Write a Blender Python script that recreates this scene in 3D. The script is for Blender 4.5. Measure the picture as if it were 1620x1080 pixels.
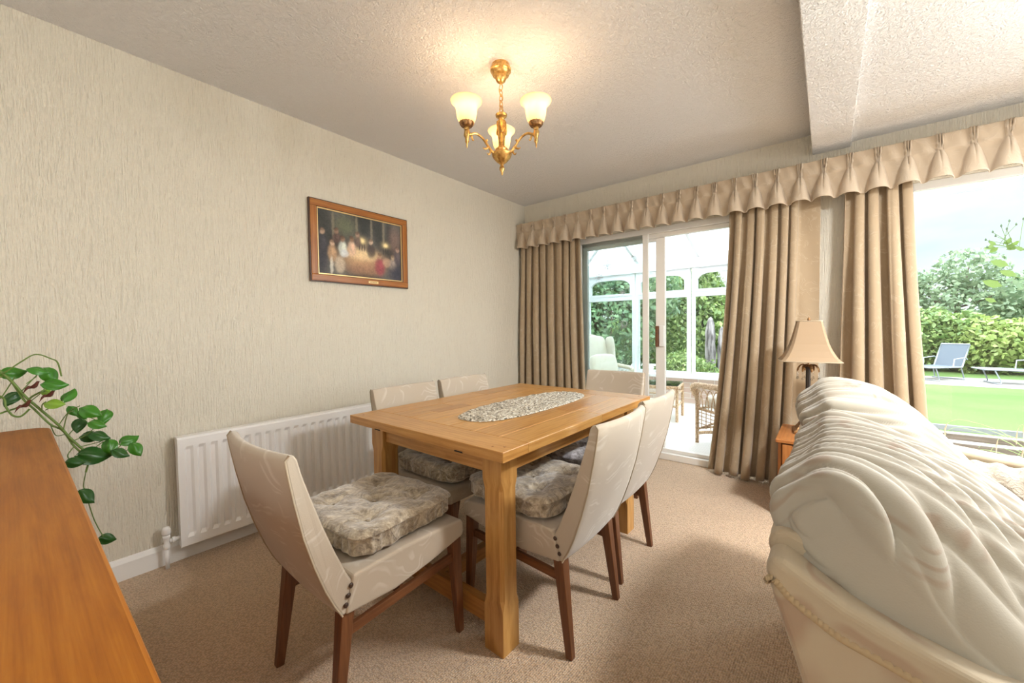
import bpy, bmesh, math, random
import numpy as np
from mathutils import Vector, Matrix, Quaternion
random.seed(7); np.random.seed(7)
for o in list(bpy.data.objects): bpy.data.objects.remove(o)
SC = bpy.context.scene
COL = SC.collection
PI = math.pi

# ------------------------------------------------------------------ camera
FPX, PITCH, ROLL, YAW = 629.72, .0338, -.0127, -.6703
CAM = Vector((2.5452, -3.4514, 1.14))
F = Vector((math.sin(YAW)*math.cos(PITCH), math.cos(YAW)*math.cos(PITCH), -math.sin(PITCH)))
R0 = Vector((math.cos(YAW), -math.sin(YAW), 0)); U0 = R0.cross(F)
RR = R0*math.cos(ROLL)+U0*math.sin(ROLL); UU = -R0*math.sin(ROLL)+U0*math.cos(ROLL)
cd = bpy.data.cameras.new('camera'); cam = bpy.data.objects.new('camera', cd); COL.objects.link(cam)
cd.sensor_width = 36; cd.lens = FPX/1620*36; cd.clip_start = .02; cd.clip_end = 300
M = Matrix((RR, UU, -F)).transposed().to_4x4(); M.translation = CAM
cam.matrix_world = M
SC.camera = cam

# ------------------------------------------------------------------ colour management, world, lights
vs = SC.view_settings
vs.view_transform = 'Standard'; vs.look = 'None'; vs.gamma = 1; vs.use_curve_mapping = False
vs.exposure = 0.40
SKY_STRENGTH = 1.2
SUN_STRENGTH = 1.3
REAR_LIGHT = 12
SIDE_LIGHT = 190
LOUNGE_LIGHT = 45
ADDED_LAMP = 60
BULB = 1.6

def lin(r, g, b):
    f = lambda c: (c/255/12.92) if c/255 <= .04045 else ((c/255+.055)/1.055)**2.4
    return (f(r), f(g), f(b), 1)

world = bpy.data.worlds.new('sky'); SC.world = world; world.use_nodes = True
nt = world.node_tree; nt.nodes.clear()
def N(nt, typ, **kw):
    n = nt.nodes.new(typ)
    for k, v in kw.items():
        if k.startswith('i_'):
            key = k[2:]; key = int(key) if key.isdigit() else key.replace('_', ' ')
            n.inputs[key].default_value = v
        else: setattr(n, k, v)
    return n
def ramp(nt, fac, stops, interp='LINEAR'):
    n = nt.nodes.new('ShaderNodeValToRGB'); n.color_ramp.interpolation = interp
    e = n.color_ramp.elements
    while len(e) < len(stops): e.new(.5)
    for el, (p, c) in zip(e, stops): el.position = p; el.color = c if len(c) == 4 else (*c, 1)
    if fac is not None: nt.links.new(fac, n.inputs[0])
    return n.outputs[0]
out = N(nt, 'ShaderNodeOutputWorld'); bg = N(nt, 'ShaderNodeBackground'); nt.links.new(bg.outputs[0], out.inputs[0])
tc = N(nt, 'ShaderNodeTexCoord'); sep = N(nt, 'ShaderNodeSeparateXYZ'); nt.links.new(tc.outputs['Generated'], sep.inputs[0])
mp = N(nt, 'ShaderNodeMapping'); mp.inputs['Scale'].default_value = (1.6, 1.6, 4.2); nt.links.new(tc.outputs['Generated'], mp.inputs[0])
nz = N(nt, 'ShaderNodeTexNoise', i_Scale=1.7, i_Detail=6, i_Roughness=.55); nt.links.new(mp.outputs[0], nz.inputs['Vector'])
cl = ramp(nt, nz.outputs[0], [(.36, (.60, .70, .84)), (.5, (.74, .80, .87)), (.6, (.88, .89, .90))])
el = ramp(nt, sep.outputs[2], [(0.0, (1.02, 1.02, 1.02)), (.30, (1.0, 1.0, 1.0)), (.46, (7.5, 7.5, 7.3)), (1, (11.5, 11.5, 11.2))])
mx = N(nt, 'ShaderNodeMix', data_type='RGBA', blend_type='MULTIPLY'); mx.inputs[0].default_value = 1
nt.links.new(cl, mx.inputs[6]); nt.links.new(el, mx.inputs[7]); nt.links.new(mx.outputs[2], bg.inputs[0])
bg.inputs[1].default_value = SKY_STRENGTH

def look(o, d): o.rotation_euler = Vector(d).to_track_quat('-Z', 'Y').to_euler()
def area(name, loc, d, sx, sy, w, col):
    l = bpy.data.lights.new(name, 'AREA'); l.shape = 'RECTANGLE'; l.size = sx; l.size_y = sy; l.energy = w; l.color = col
    o = bpy.data.objects.new(name, l); COL.objects.link(o); o.location = loc; look(o, d); return o
sl = bpy.data.lights.new('sun', 'SUN'); sl.energy = SUN_STRENGTH; sl.angle = math.radians(6); sl.color = (1, .96, .88)
so = bpy.data.objects.new('sun', sl); COL.objects.link(so); look(so, (.35, .75, -1.0))
# fill lamp added behind the camera; daylight of the garden window right of the frame
area('rear_fill_lamp', (2.35, -5.93, 1.45), (-.05, 1, -.1), 2.5, 1.5, REAR_LIGHT, (1, .90, .76))
area('garden_window_daylight', (4.15, .22, 1.15), (-.35, -1, -.20), 1.05, 1.5, SIDE_LIGHT, (.93, .97, 1))
area('lounge_fill_lamp', (5.57, -1.45, 1.35), (-1, -.02, -.12), 1.9, 1.4, LOUNGE_LIGHT, (.95, .98, 1))  # area lamp added on the unseen lounge side for more brightness
dl = area('added_lamp_glow', (3.40, -1.50, 2.235), (0, 0, -1), .30, .30, ADDED_LAMP, (.97, .985, 1)); dl.data.shape = 'DISK'  # light of the lamp added over the sofa as extra fill

# ------------------------------------------------------------------ materials
MATS = {}
def mat(name, col, rough=.6, metal=0, spec=.5, **kw):
    m = bpy.data.materials.new(name); m.use_nodes = True; t = m.node_tree
    p = t.nodes['Principled BSDF']; p.inputs['Base Color'].default_value = col if len(col) == 4 else (*col, 1)
    p.inputs['Roughness'].default_value = rough; p.inputs['Metallic'].default_value = metal
    p.inputs['Specular IOR Level'].default_value = spec
    for k, v in kw.items(): p.inputs[k.replace('_', ' ')].default_value = v
    MATS[name] = m
    return m, t, p
def coords(t, scale=(1, 1, 1), kind='Object', rot=(0, 0, 0)):
    c = N(t, 'ShaderNodeTexCoord'); m = N(t, 'ShaderNodeMapping'); m.inputs['Scale'].default_value = scale
    m.inputs['Rotation'].default_value = rot
    t.links.new(c.outputs[kind], m.inputs[0]); return m.outputs[0]
def noise(t, vec, scale, detail=4, rough=.5, dist=0):
    n = N(t, 'ShaderNodeTexNoise', i_Scale=scale, i_Detail=detail, i_Roughness=rough, i_Distortion=dist)
    t.links.new(vec, n.inputs['Vector']); return n.outputs[0]
def bump(t, p, h, strength=.3, dist=.01, prev=None):
    b = N(t, 'ShaderNodeBump', i_Strength=strength, i_Distance=dist); t.links.new(h, b.inputs['Height'])
    if prev is not None: t.links.new(prev, b.inputs['Normal'])
    if p is not None: t.links.new(b.outputs[0], p.inputs['Normal'])
    return b.outputs[0]
def mixc(t, fac, a, b, mode='MIX'):
    m = N(t, 'ShaderNodeMix', data_type='RGBA', blend_type=mode)
    if isinstance(fac, (int, float)): m.inputs[0].default_value = fac
    else: t.links.new(fac, m.inputs[0])
    for i, v in ((6, a), (7, b)):
        if isinstance(v, tuple): m.inputs[i].default_value = v if len(v) == 4 else (*v, 1)
        else: t.links.new(v, m.inputs[i])
    return m.outputs[2]
def mathn(t, op, a, b=0.0, c=None):
    m = N(t, 'ShaderNodeMath', operation=op)
    for i, v in enumerate((a, b) if c is None else (a, b, c)):
        if isinstance(v, (int, float)): m.inputs[i].default_value = v
        else: t.links.new(v, m.inputs[i])
    return m.outputs[0]

# wallpaper: cream, vertical relief
m, t, p = mat('wallpaper', (.79, .73, .605), .85, spec=.2)
v = coords(t, (1, 1, .07)); n1 = noise(t, v, 135, 3, .6, .15); v2 = coords(t, (1, 1, .5)); n2 = noise(t, v2, 130, 2)
s = mathn(t, 'ADD', n1, mathn(t, 'MULTIPLY', n2, .35)); bump(t, p, s, 1.0, .014)
# textured ceiling
m, t, p = mat('textured_ceiling', (.86, .84, .82), .9, spec=.15)
v = coords(t); n1 = noise(t, v, 55, 4, .65, 1.2); bump(t, p, n1, 1.0, .016)
# carpet: ribbed loops
m, t, p = mat('ribbed_carpet', (.5, .4, .3), .95, spec=.1)
p.inputs['Sheen Weight'].default_value = .3
v = coords(t, (1, 1, 1), rot=(0, 0, .05)); w = N(t, 'ShaderNodeTexWave', wave_type='BANDS', bands_direction='X', i_Scale=44, i_Distortion=.9, i_Detail=2)
w.inputs['Detail Scale'].default_value = 6
t.links.new(v, w.inputs['Vector']); vo = N(t, 'ShaderNodeTexVoronoi', i_Scale=150); t.links.new(v, vo.inputs['Vector'])
h = mathn(t, 'ADD', mathn(t, 'MULTIPLY', w.outputs[1], .5), mathn(t, 'MULTIPLY', vo.outputs[0], -1.1))
big = noise(t, v, 1.3, 3)
c1 = ramp(t, vo.outputs[0], [(.1, (.72, .50, .31)), (.75, (.38, .245, .135))])
c2 = mixc(t, mathn(t, 'MULTIPLY', w.outputs[1], .35), c1, (.74, .57, .40))
c3 = mixc(t, mathn(t, 'MULTIPLY', big, .18), c2, (.46, .36, .26)); t.links.new(c3, p.inputs['Base Color'])
bump(t, p, h, .75, .006)
# plain ones
mat('white_gloss', (.84, .81, .76), .3); mat('radiator_white', (.86, .84, .81), .28)
mat('upvc_white', (.88, .89, .90), .25); mat('white_paint', (.82, .80, .76), .5)
mat('brown_button', (.05, .025, .015), .35); mat('black_void', (.01, .01, .01), .9)
mat('dark_metal', (.045, .035, .03), .4, .6); mat('steel', (.6, .6, .6), .3, 1)
mat('grey_metal', (.25, .27, .30), .45, .3); mat('plastic_white', (.85, .85, .83), .4)
mat('terracotta', (.45, .20, .11), .8); mat('soil', (.05, .035, .025), 1)
mat('cable_gold', (.75, .60, .35), .35, .3)
# brass
m, t, p = mat('antique_gold', (.62, .36, .10), .33, .9)
v = coords(t); n1 = noise(t, v, 60, 4); t.links.new(ramp(t, n1, [(.3, (.38, .19, .05)), (.65, (.80, .52, .18))]), p.inputs['Base Color'])
m, t, p = mat('antique_bronze', (.25, .13, .06), .4, .7)
v = coords(t); n1 = noise(t, v, 70, 4); t.links.new(ramp(t, n1, [(.35, (.14, .06, .025)), (.7, (.46, .26, .10))]), p.inputs['Base Color'])

def wood(name, dark, mid, light, gs=1.0, rough=.35, tint=True, figure=.5):
    m, t, p = mat(name, mid, rough)
    v = coords(t, (1.6, 14, 1), 'UV'); n1 = noise(t, v, 3.2*gs, 6, .6, .6)
    v2 = coords(t, (2.0, 90, 1), 'UV'); n2 = noise(t, v2, 4*gs, 3, .6)
    wv = N(t, 'ShaderNodeTexWave', wave_type='BANDS', bands_direction='Y', i_Scale=2.2*gs, i_Distortion=5, i_Detail=3)
    wv.inputs['Detail Scale'].default_value = 1.2
    v3 = coords(t, (.9, 7, 1), 'UV'); t.links.new(v3, wv.inputs['Vector'])
    f = mathn(t, 'ADD', mathn(t, 'MULTIPLY', n1, .62), mathn(t, 'MULTIPLY', n2, .38))
    f = mathn(t, 'ADD', f, mathn(t, 'MULTIPLY', mathn(t, 'SUBTRACT', wv.outputs[1], .5), figure*.22))
    c = ramp(t, f, [(.30, dark), (.50, mid), (.70, light)])
    if tint:
        at = N(t, 'ShaderNodeAttribute', attribute_name='tint')
        c = mixc(t, 1.0, c, at.outputs['Color'], 'MULTIPLY')
    t.links.new(c, p.inputs['Base Color']); bump(t, p, n2, .08, .002)
    if name == 'cherry_veneer': p.inputs['Specular IOR Level'].default_value = .25
    return m
wood('oak', (.33, .145, .032), (.48, .245, .068), (.58, .33, .11), rough=.30)
wood('teak', (.085, .028, .010), (.155, .056, .020), (.23, .092, .034), rough=.4, figure=.3)
wood('cherry_veneer', (.23, .066, .004), (.33, .105, .007), (.41, .15, .014), gs=.8, rough=.42, figure=.35)
wood('cabinet_wood', (.26, .085, .022), (.37, .135, .036), (.46, .19, .055), rough=.35)
wood('frame_wood', (.24, .075, .012), (.34, .12, .020), (.43, .17, .032), rough=.3)
wood('weathered_slat', (.10, .075, .06), (.16, .12, .10), (.22, .175, .15), rough=.8)
mat('dark_trim', (.06, .022, .01), .4); mat('gilt', (.70, .50, .22), .35, .6)

def damask(name, base, motif, deep, scale=7, rough=.75, sheen=.2, bmp=.25, transl=0, strength=1.0):
    m, t, p = mat(name, base, rough, spec=.12)
    p.inputs['Sheen Weight'].default_value = sheen
    v = coords(t); d = N(t, 'ShaderNodeTexNoise', i_Scale=scale*.55, i_Detail=2); t.links.new(v, d.inputs['Vector'])
    add = N(t, 'ShaderNodeMix', data_type='RGBA', blend_type='LINEAR_LIGHT'); add.inputs[0].default_value = .16
    t.links.new(v, add.inputs[6]); t.links.new(d.outputs[1], add.inputs[7])
    w = N(t, 'ShaderNodeTexWave', wave_type='RINGS', rings_direction='SPHERICAL', i_Scale=scale*.9, i_Distortion=9, i_Detail=2)
    w.inputs['Detail Scale'].default_value = 1.1
    t.links.new(add.outputs[2], w.inputs['Vector'])
    vo = N(t, 'ShaderNodeTexVoronoi', feature='SMOOTH_F1', i_Scale=scale*1.6); vo.inputs['Smoothness'].default_value = .3
    t.links.new(add.outputs[2], vo.inputs['Vector'])
    f1 = ramp(t, w.outputs[1], [(.36, (0, 0, 0)), (.56, (1, 1, 1)), (.78, (1, 1, 1)), (.95, (.1, .1, .1))])
    f2 = ramp(t, vo.outputs[0], [(.32, (1, 1, 1)), (.50, (0, 0, 0))])
    fm = mathn(t, 'MULTIPLY', f1, f2)
    c = mixc(t, mathn(t, 'MULTIPLY', fm, strength), base, motif)
    big = noise(t, v, scale*.35, 2)
    c = mixc(t, mathn(t, 'MULTIPLY', ramp(t, big, [(.45, (0, 0, 0)), (.7, (1, 1, 1))]), .45*strength), c, deep)
    t.links.new(c, p.inputs['Base Color'])
    fine = noise(t, v, 420, 2); b1 = bump(t, None, fine, .12, .002); bump(t, p, fm, bmp, .003, b1)
    if transl:
        o = t.nodes['Material Output']; tr = N(t, 'ShaderNodeBsdfTranslucent'); t.links.new(c, tr.inputs[0])
        mxs = N(t, 'ShaderNodeMixShader'); mxs.inputs[0].default_value = transl
        t.links.new(p.outputs[0], mxs.inputs[1]); t.links.new(tr.outputs[0], mxs.inputs[2]); t.links.new(mxs.outputs[0], o.inputs[0])
    return m
damask('chair_fabric', (.47, .395, .305), (.62, .565, .48), (.43, .355, .27), 6.5, rough=.92, sheen=.25, bmp=.03, strength=.6)
damask('curtain_fabric', (.45, .34, .22), (.53, .42, .29), (.40, .295, .185), 11, rough=.6, sheen=.4, transl=.10, strength=.8)
damask('pelmet_fabric', (.52, .42, .31), (.57, .475, .365), (.48, .375, .265), 11, rough=.7, sheen=.25, strength=.7)
damask('sofa_fabric', (.37, .335, .27), (.30, .225, .165), (.30, .285, .235), 5.5, rough=.8, sheen=.2, bmp=.08, strength=.75)
damask('sofa_arm_fabric', (.41, .33, .225), (.31, .20, .13), (.33, .29, .215), 5, rough=.8, sheen=.2, bmp=.08, strength=.8)
mat('braid', (.38, .28, .16), .9); mat('piping_cream', (.42, .34, .235), .8); mat('lining_white', (.80, .76, .68), .8)
# crushed velvet
m, t, p = mat('crushed_velvet', (.4, .35, .27), .45, spec=.35)
p.inputs['Sheen Weight'].default_value = .8
v = coords(t); n1 = noise(t, v, 16, 6, .62, 2.2); n2 = noise(t, v, 42, 4, .6, 1.5)
f = mathn(t, 'ADD', mathn(t, 'MULTIPLY', n1, .65), mathn(t, 'MULTIPLY', n2, .35))
t.links.new(ramp(t, f, [(.36, (.13, .092, .055)), (.47, (.30, .235, .155)), (.55, (.47, .39, .275)), (.66, (.70, .62, .48))]), p.inputs['Base Color'])
bump(t, p, f, .6, .02)
m, t, p = mat('crushed_velvet_silver', (.4, .38, .4), .4, spec=.4)
p.inputs['Sheen Weight'].default_value = .8
v = coords(t); n1 = noise(t, v, 16, 6, .62, 2.2)
t.links.new(ramp(t, n1, [(.36, (.10, .085, .09)), (.5, (.30, .27, .27)), (.62, (.66, .63, .66))]), p.inputs['Base Color']); bump(t, p, n1, .6, .02)
# beaded mat
m, t, p = mat('woven_shells', (.5, .46, .38), .45)
v = coords(t); n1 = noise(t, v, 75, 3, .7, .6); vo = N(t, 'ShaderNodeTexVoronoi', i_Scale=90); t.links.new(v, vo.inputs['Vector'])
f = mathn(t, 'ADD', mathn(t, 'MULTIPLY', n1, .8), mathn(t, 'MULTIPLY', vo.outputs[0], -.25))
t.links.new(ramp(t, f, [(.16, (.10, .085, .06)), (.24, (.42, .36, .27)), (.34, (.66, .61, .50)), (.46, (.86, .84, .78))]), p.inputs['Base Color'])
bump(t, p, f, .8, .01)
# glass
def glass(name, tint=(1, 1, 1, 1), a=.06):
    m = bpy.data.materials.new(name); m.use_nodes = True; t = m.node_tree; t.nodes.remove(t.nodes['Principled BSDF'])
    o = t.nodes['Material Output']; tr = N(t, 'ShaderNodeBsdfTransparent'); tr.inputs[0].default_value = tint
    g = N(t, 'ShaderNodeBsdfGlossy', i_Roughness=.02); fr = N(t, 'ShaderNodeFresnel', i_IOR=1.45)
    mx = N(t, 'ShaderNodeMixShader'); t.links.new(fr.outputs[0], mx.inputs[0]); t.links.new(tr.outputs[0], mx.inputs[1]); t.links.new(g.outputs[0], mx.inputs[2])
    t.links.new(mx.outputs[0], o.inputs[0]); MATS[name] = m
glass('clear_glass', (.93, .96, .95, 1)); glass('door_glass', (.95, .985, .98, 1)); glass('crystal', (.9, .9, .88, 1))
def transl(name, col, amt=.5, rough=.8):
    m, t, p = mat(name, col, rough)
    o = t.nodes['Material Output']; tr = N(t, 'ShaderNodeBsdfTranslucent'); tr.inputs[0].default_value = (*col[:3], 1)
    mx = N(t, 'ShaderNodeMixShader'); mx.inputs[0].default_value = amt
    t.links.new(p.outputs[0], mx.inputs[1]); t.links.new(tr.outputs[0], mx.inputs[2]); t.links.new(mx.outputs[0], o.inputs[0]); return m, t, p, tr
transl('roof_panel', (.86, .88, .90), .65)
transl('lamp_silk', (.44, .31, .19), .2)
def leafmat(name, a, b, amt=.35):
    m, t, p, tr = transl(name, a, amt, .5)
    oi = N(t, 'ShaderNodeAttribute', attribute_name='tint'); c = mixc(t, oi.outputs['Fac'], a, b)
    t.links.new(c, p.inputs['Base Color']); t.links.new(c, tr.inputs[0])
leafmat('hedge_leaf', (.085, .16, .04), (.27, .35, .11)); leafmat('dark_leaf', (.055, .13, .055), (.18, .28, .13))
leafmat('tree_leaf', (.13, .20, .11), (.28, .35, .21)); leafmat('bright_leaf', (.16, .24, .05), (.36, .42, .14))
mat('pothos_leaf', (.045, .20, .012), .35); mat('pothos_dark', (.02, .095, .012), .35); mat('pothos_light', (.20, .36, .03), .4)
mat('pothos_stem', (.13, .21, .035), .5); mat('dead_leaf', (.12, .03, .015), .7); mat('bark', (.16, .12, .09), .9)
mat('grass_stalk', (.30, .42, .14), .8); mat('seed_head', (.40, .28, .18), .8)
m, t, p = mat('lawn', (.3, .5, .12), .9, spec=.1); v = coords(t); n1 = noise(t, v, .8, 4); n2 = noise(t, v, 30, 3)
c = ramp(t, n1, [(.35, (.050, .090, .022)), (.65, (.078, .120, .036))]); t.links.new(mixc(t, mathn(t, 'MULTIPLY', n2, .5), c, (.09, .13, .045)), p.inputs['Base Color']); bump(t, p, n2, .6, .03)
m, t, p = mat('patio_stone', (.5, .47, .43), .85); v = coords(t); br = N(t, 'ShaderNodeTexBrick', i_Scale=1.6); br.inputs['Mortar Size'].default_value = .012
t.links.new(v, br.inputs['Vector']); br.inputs[1].default_value = (.24, .215, .20, 1); br.inputs[2].default_value = (.21, .19, .18, 1); br.inputs[3].default_value = (.3, .29, .27, 1); t.links.new(br.outputs[0], p.inputs['Base Color'])
m, t, p = mat('pink_brick', (.6, .4, .3), .85); v = coords(t, (1, 1, 1), rot=(PI/2, 0, 0)); br = N(t, 'ShaderNodeTexBrick', i_Scale=4.4); br.inputs['Mortar Size'].default_value = .02
t.links.new(v, br.inputs['Vector']); br.inputs[1].default_value = (.64, .46, .37, 1); br.inputs[2].default_value = (.72, .58, .48, 1); br.inputs[3].default_value = (.78, .73, .66, 1)
br.inputs['Row Height'].default_value = .33; br.inputs['Brick Width'].default_value = .95; t.links.new(br.outputs[0], p.inputs['Base Color']); bump(t, p, br.outputs[1], -.4, .01)
m, t, p = mat('pale_floor', (.80, .77, .72), .7); v = coords(t); w = N(t, 'ShaderNodeTexChecker', i_Scale=55); t.links.new(v, w.inputs['Vector']); w.inputs[1].default_value = (.80, .77, .72, 1); w.inputs[2].default_value = (.70, .67, .62, 1); t.links.new(w.outputs[0], p.inputs['Base Color'])
m, t, p = mat('wicker', (.62, .42, .24), .55); v = coords(t); w = N(t, 'ShaderNodeTexNoise', i_Scale=60); t.links.new(v, w.inputs['Vector']); t.links.new(ramp(t, w.outputs[0], [(.35, (.45, .27, .14)), (.65, (.74, .54, .34))]), p.inputs['Base Color'])
m, t, p = mat('pale_wicker', (.74, .66, .52), .6)
damask('pale_cushion', (.76, .71, .60), (.70, .60, .48), (.72, .66, .56), 9, strength=.7)
m, t, p = mat('crinkle_cotton', (.45, .38, .30), .85); v = coords(t); n1 = noise(t, v, 38, 4, .6, 2.5); bump(t, p, n1, .9, .02)
m, t, p = mat('weathered_rock', (.36, .32, .30), .9); v = coords(t, (6, 6, 1)); n1 = noise(t, v, 3, 5); t.links.new(ramp(t, n1, [(.38, (.05, .042, .042)), (.6, (.26, .235, .24))]), p.inputs['Base Color'])
m, t, p = mat('sling_mesh', (.05, .065, .09), .6)
# bulb-lit shade and bulb
m, t, p, tr = transl('shade_glass', (.93, .84, .64), .7, .25)
m, t, p = mat('bulb_glow', (1, .9, .7), .3); p.inputs['Emission Color'].default_value = (1, .76, .48, 1); p.inputs['Emission Strength'].default_value = 4.5
# painting: colours come from a per-vertex picture
m, t, p = mat('painting_canvas', (.1, .1, .1), .6, spec=.2); at = N(t, 'ShaderNodeAttribute', attribute_name='paint'); v = coords(t); n1 = noise(t, v, 55, 5, .7, 1)
t.links.new(mixc(t, .9, at.outputs['Color'], ramp(t, n1, [(.3, (.8, .8, .8)), (.7, (1.3, 1.27, 1.2))]), 'MULTIPLY'), p.inputs['Base Color'])

# ------------------------------------------------------------------ mesh builder
class MB:
    def __init__(s): s.v = []; s.f = []; s.uv = []; s.tint = []; s.sm = []; s.T = (1, 1, 1)
    def face(s, idx, uv=None, smooth=False):
        s.f.append(tuple(idx)); s.uv.append(uv or [(0, 0)]*len(idx)); s.tint.append(s.T); s.sm.append(smooth)
    def hexa(s, P, axis=0, off=None):
        """8 corners: 0-3 bottom ring, 4-7 top ring; uv: u along axis"""
        b = len(s.v); P = [Vector(p) for p in P]; s.v += P
        o = (random.uniform(0, 9), random.uniform(0, 9)) if off is None else off
        for q in ((3, 2, 1, 0), (4, 5, 6, 7), (0, 1, 5, 4), (1, 2, 6, 5), (2, 3, 7, 6), (3, 0, 4, 7)):
            nrm = (P[q[1]]-P[q[0]]).cross(P[q[2]]-P[q[1]])
            ax = [i for i in range(3) if i != axis]
            k = max(range(3), key=lambda i: abs(nrm[i]))
            if k == axis: ua, va = ax
            else: ua = axis; va = [i for i in ax if i != k][0]
            s.face([b+i for i in q], [(P[i][ua]+o[0], P[i][va]+o[1]) for i in q])
    def box(s, x0, x1, y0, y1, z0, z1, axis=0):
        s.hexa([(x0, y0, z0), (x1, y0, z0), (x1, y1, z0), (x0, y1, z0), (x0, y0, z1), (x1, y0, z1), (x1, y1, z1), (x0, y1, z1)], axis)
    def bar(s, a, b, w0, w1=None, d0=None, d1=None, axis=2, side=(1, 0, 0)):
        """rectangular tapered bar from a to b"""
        a, b = Vector(a), Vector(b); w1 = w0 if w1 is None else w1; d0 = w0 if d0 is None else d0; d1 = w1 if d1 is None else d1
        d = (b-a).normalized(); sx = Vector(side); sx = (sx-d*sx.dot(d)).normalized(); sy = d.cross(sx)
        r = lambda c, w, q: [c-sx*w/2-sy*q/2, c+sx*w/2-sy*q/2, c+sx*w/2+sy*q/2, c-sx*w/2+sy*q/2]
        s.hexa(r(a, w0, d0)+r(b, w1, d1), axis)
    def tube(s, pts, r, seg=8, cap=True, closed=False):
        pts = [Vector(p) for p in pts]; n = len(pts); r = r if isinstance(r, (list, tuple)) else [r]*n
        b = len(s.v); up = None
        for i, p in enumerate(pts):
            if closed: d = pts[(i+1) % n]-pts[i-1]
            else: d = pts[min(i+1, n-1)]-pts[max(i-1, 0)]
            d = d.normalized() if d.length > 1e-9 else Vector((0, 0, 1))
            if up is None: up = Vector((0, 0, 1)) if abs(d.z) < .9 else Vector((1, 0, 0))
            x = d.cross(up).normalized(); y = x.cross(d).normalized(); up = y
            for k in range(seg):
                a = 2*PI*k/seg; s.v.append(p+(x*math.cos(a)+y*math.sin(a))*r[i])
        for i in range(n if closed else n-1):
            for k in range(seg):
                k2 = (k+1) % seg; j = (i+1) % n
                s.face((b+i*seg+k, b+j*seg+k, b+j*seg+k2, b+i*seg+k2)[::-1], [(i*.05, k*.01)]*4, True)
        if cap and not closed:
            s.face([b+k for k in range(seg)]); s.face([b+(n-1)*seg+k for k in range(seg)][::-1])
    def lathe(s, prof, c=(0, 0, 0), seg=24, flute=None, cap=True):
        """prof: list of (r,z) bottom to top"""
        b = len(s.v); c = Vector(c)
        for (r, z) in prof:
            for k in range(seg):
                a = 2*PI*k/seg; rr = r*(1+(flute(a, z) if flute else 0)); s.v.append(c+Vector((rr*math.cos(a), rr*math.sin(a), z)))
        for i in range(len(prof)-1):
            for k in range(seg):
                k2 = (k+1) % seg
                s.face((b+i*seg+k, b+i*seg+k2, b+(i+1)*seg+k2, b+(i+1)*seg+k), None, True)
        if cap:
            if prof[0][0] > 1e-4: s.face([b+k for k in range(seg)][::-1])
            if prof[-1][0] > 1e-4: s.face([b+(len(prof)-1)*seg+k for k in range(seg)])
    def grid(s, nu, nv, fn, smooth=True, wrap=False, uvs=(1, 1), flip=False):
        b = len(s.v)
        for j in range(nv):
            for i in range(nu): s.v.append(Vector(fn(i/(nu if wrap else nu-1), j/(nv-1))))
        for j in range(nv-1):
            for i in range(nu if wrap else nu-1):
                i2 = (i+1) % nu; q = [b+j*nu+i, b+j*nu+i2, b+(j+1)*nu+i2, b+(j+1)*nu+i]
                u = [(i/nu*uvs[0], j/nv*uvs[1]), ((i+1)/nu*uvs[0], j/nv*uvs[1]), ((i+1)/nu*uvs[0], (j+1)/nv*uvs[1]), (i/nu*uvs[0], (j+1)/nv*uvs[1])]
                if flip: q = q[::-1]; u = u[::-1]
                s.face(q, u, smooth)
    def prism(s, prof, x0, x1, axis=1, smooth=False):
        """extrude a (y,z) profile along x"""
        b = len(s.v); n = len(prof)
        for x in (x0, x1):
            for (y, z) in prof: s.v.append(Vector((x, y, z)))
        for k in range(n):
            k2 = (k+1) % n; s.face((b+k, b+k2, b+n+k2, b+n+k), [(0, k*.05), (0, k*.05+.05), (x1-x0, k*.05+.05), (x1-x0, k*.05)], smooth)
        s.face([b+k for k in range(n)][::-1]); s.face([b+n+k for k in range(n)])
    def pillow(s, hx, hy, hz, n=6, N=24, disp=None, nz=None):
        """rounded cushion block; disp(point, normal)->offset along the normal"""
        nz = nz or n; b = len(s.v); idx = {}
        def P(a, c, d):
            r = (abs(a)**n+abs(c)**n+abs(d)**nz)**(1/n)
            q = Vector((a/r*hx, c/r*hy, d/r*hz))
            nr = Vector((math.copysign(abs(a)**(n-1), a)/hx, math.copysign(abs(c)**(n-1), c)/hy, math.copysign(abs(d)**(n-1), d)/hz)).normalized()
            if disp: q = q+nr*disp(q, nr)
            return q
        def vid(a, c, d):
            k = (round(a*1000), round(c*1000), round(d*1000))
            if k not in idx: idx[k] = len(s.v); s.v.append(P(a, c, d))
            return idx[k]
        ts = [math.sin(PI/2*(2*i/N-1)) * .35 + (2*i/N-1)*.65 for i in range(N+1)]
        for ax in range(3):
            for sg in (-1, 1):
                for i in range(N):
                    for j in range(N):
                        q = []
                        for (p, r) in ((i, j), (i+1, j), (i+1, j+1), (i, j+1)):
                            c = [ts[p], ts[r]]; c.insert(ax, sg); q.append(vid(*c))
                        if (sg > 0) == (ax == 1): q = q[::-1]
                        s.face(q, None, True)
    def xform(s, M, start=0):
        for i in range(start, len(s.v)): s.v[i] = M @ s.v[i]
        return s
    def build(s, name, m, parent=None, bevel=0, sub=0, loc=None, seg=2, bang=35, weld=False):
        me = bpy.data.meshes.new(name); me.from_pydata([tuple(p) for p in s.v], [], s.f)
        uv = me.uv_layers.new(name='UVMap'); uv.data.foreach_set('uv', np.array([c for f in s.uv for c in f], dtype=float).ravel())
        if any(t != (1, 1, 1) for t in s.tint) or 'oak' in m or 'teak' in m or 'wood' in m or 'veneer' in m or 'slat' in m:
            ca = me.color_attributes.new('tint', 'FLOAT_COLOR', 'CORNER')
            ca.data.foreach_set('color', np.array([(*t, 1) for t, f in zip(s.tint, s.f) for _ in f], dtype=float).ravel())
        me.polygons.foreach_set('use_smooth', s.sm); me.materials.append(MATS[m])
        me.update(); me.validate()
        o = bpy.data.objects.new(name, me); COL.objects.link(o)
        if parent is not None: o.parent = parent
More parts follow.
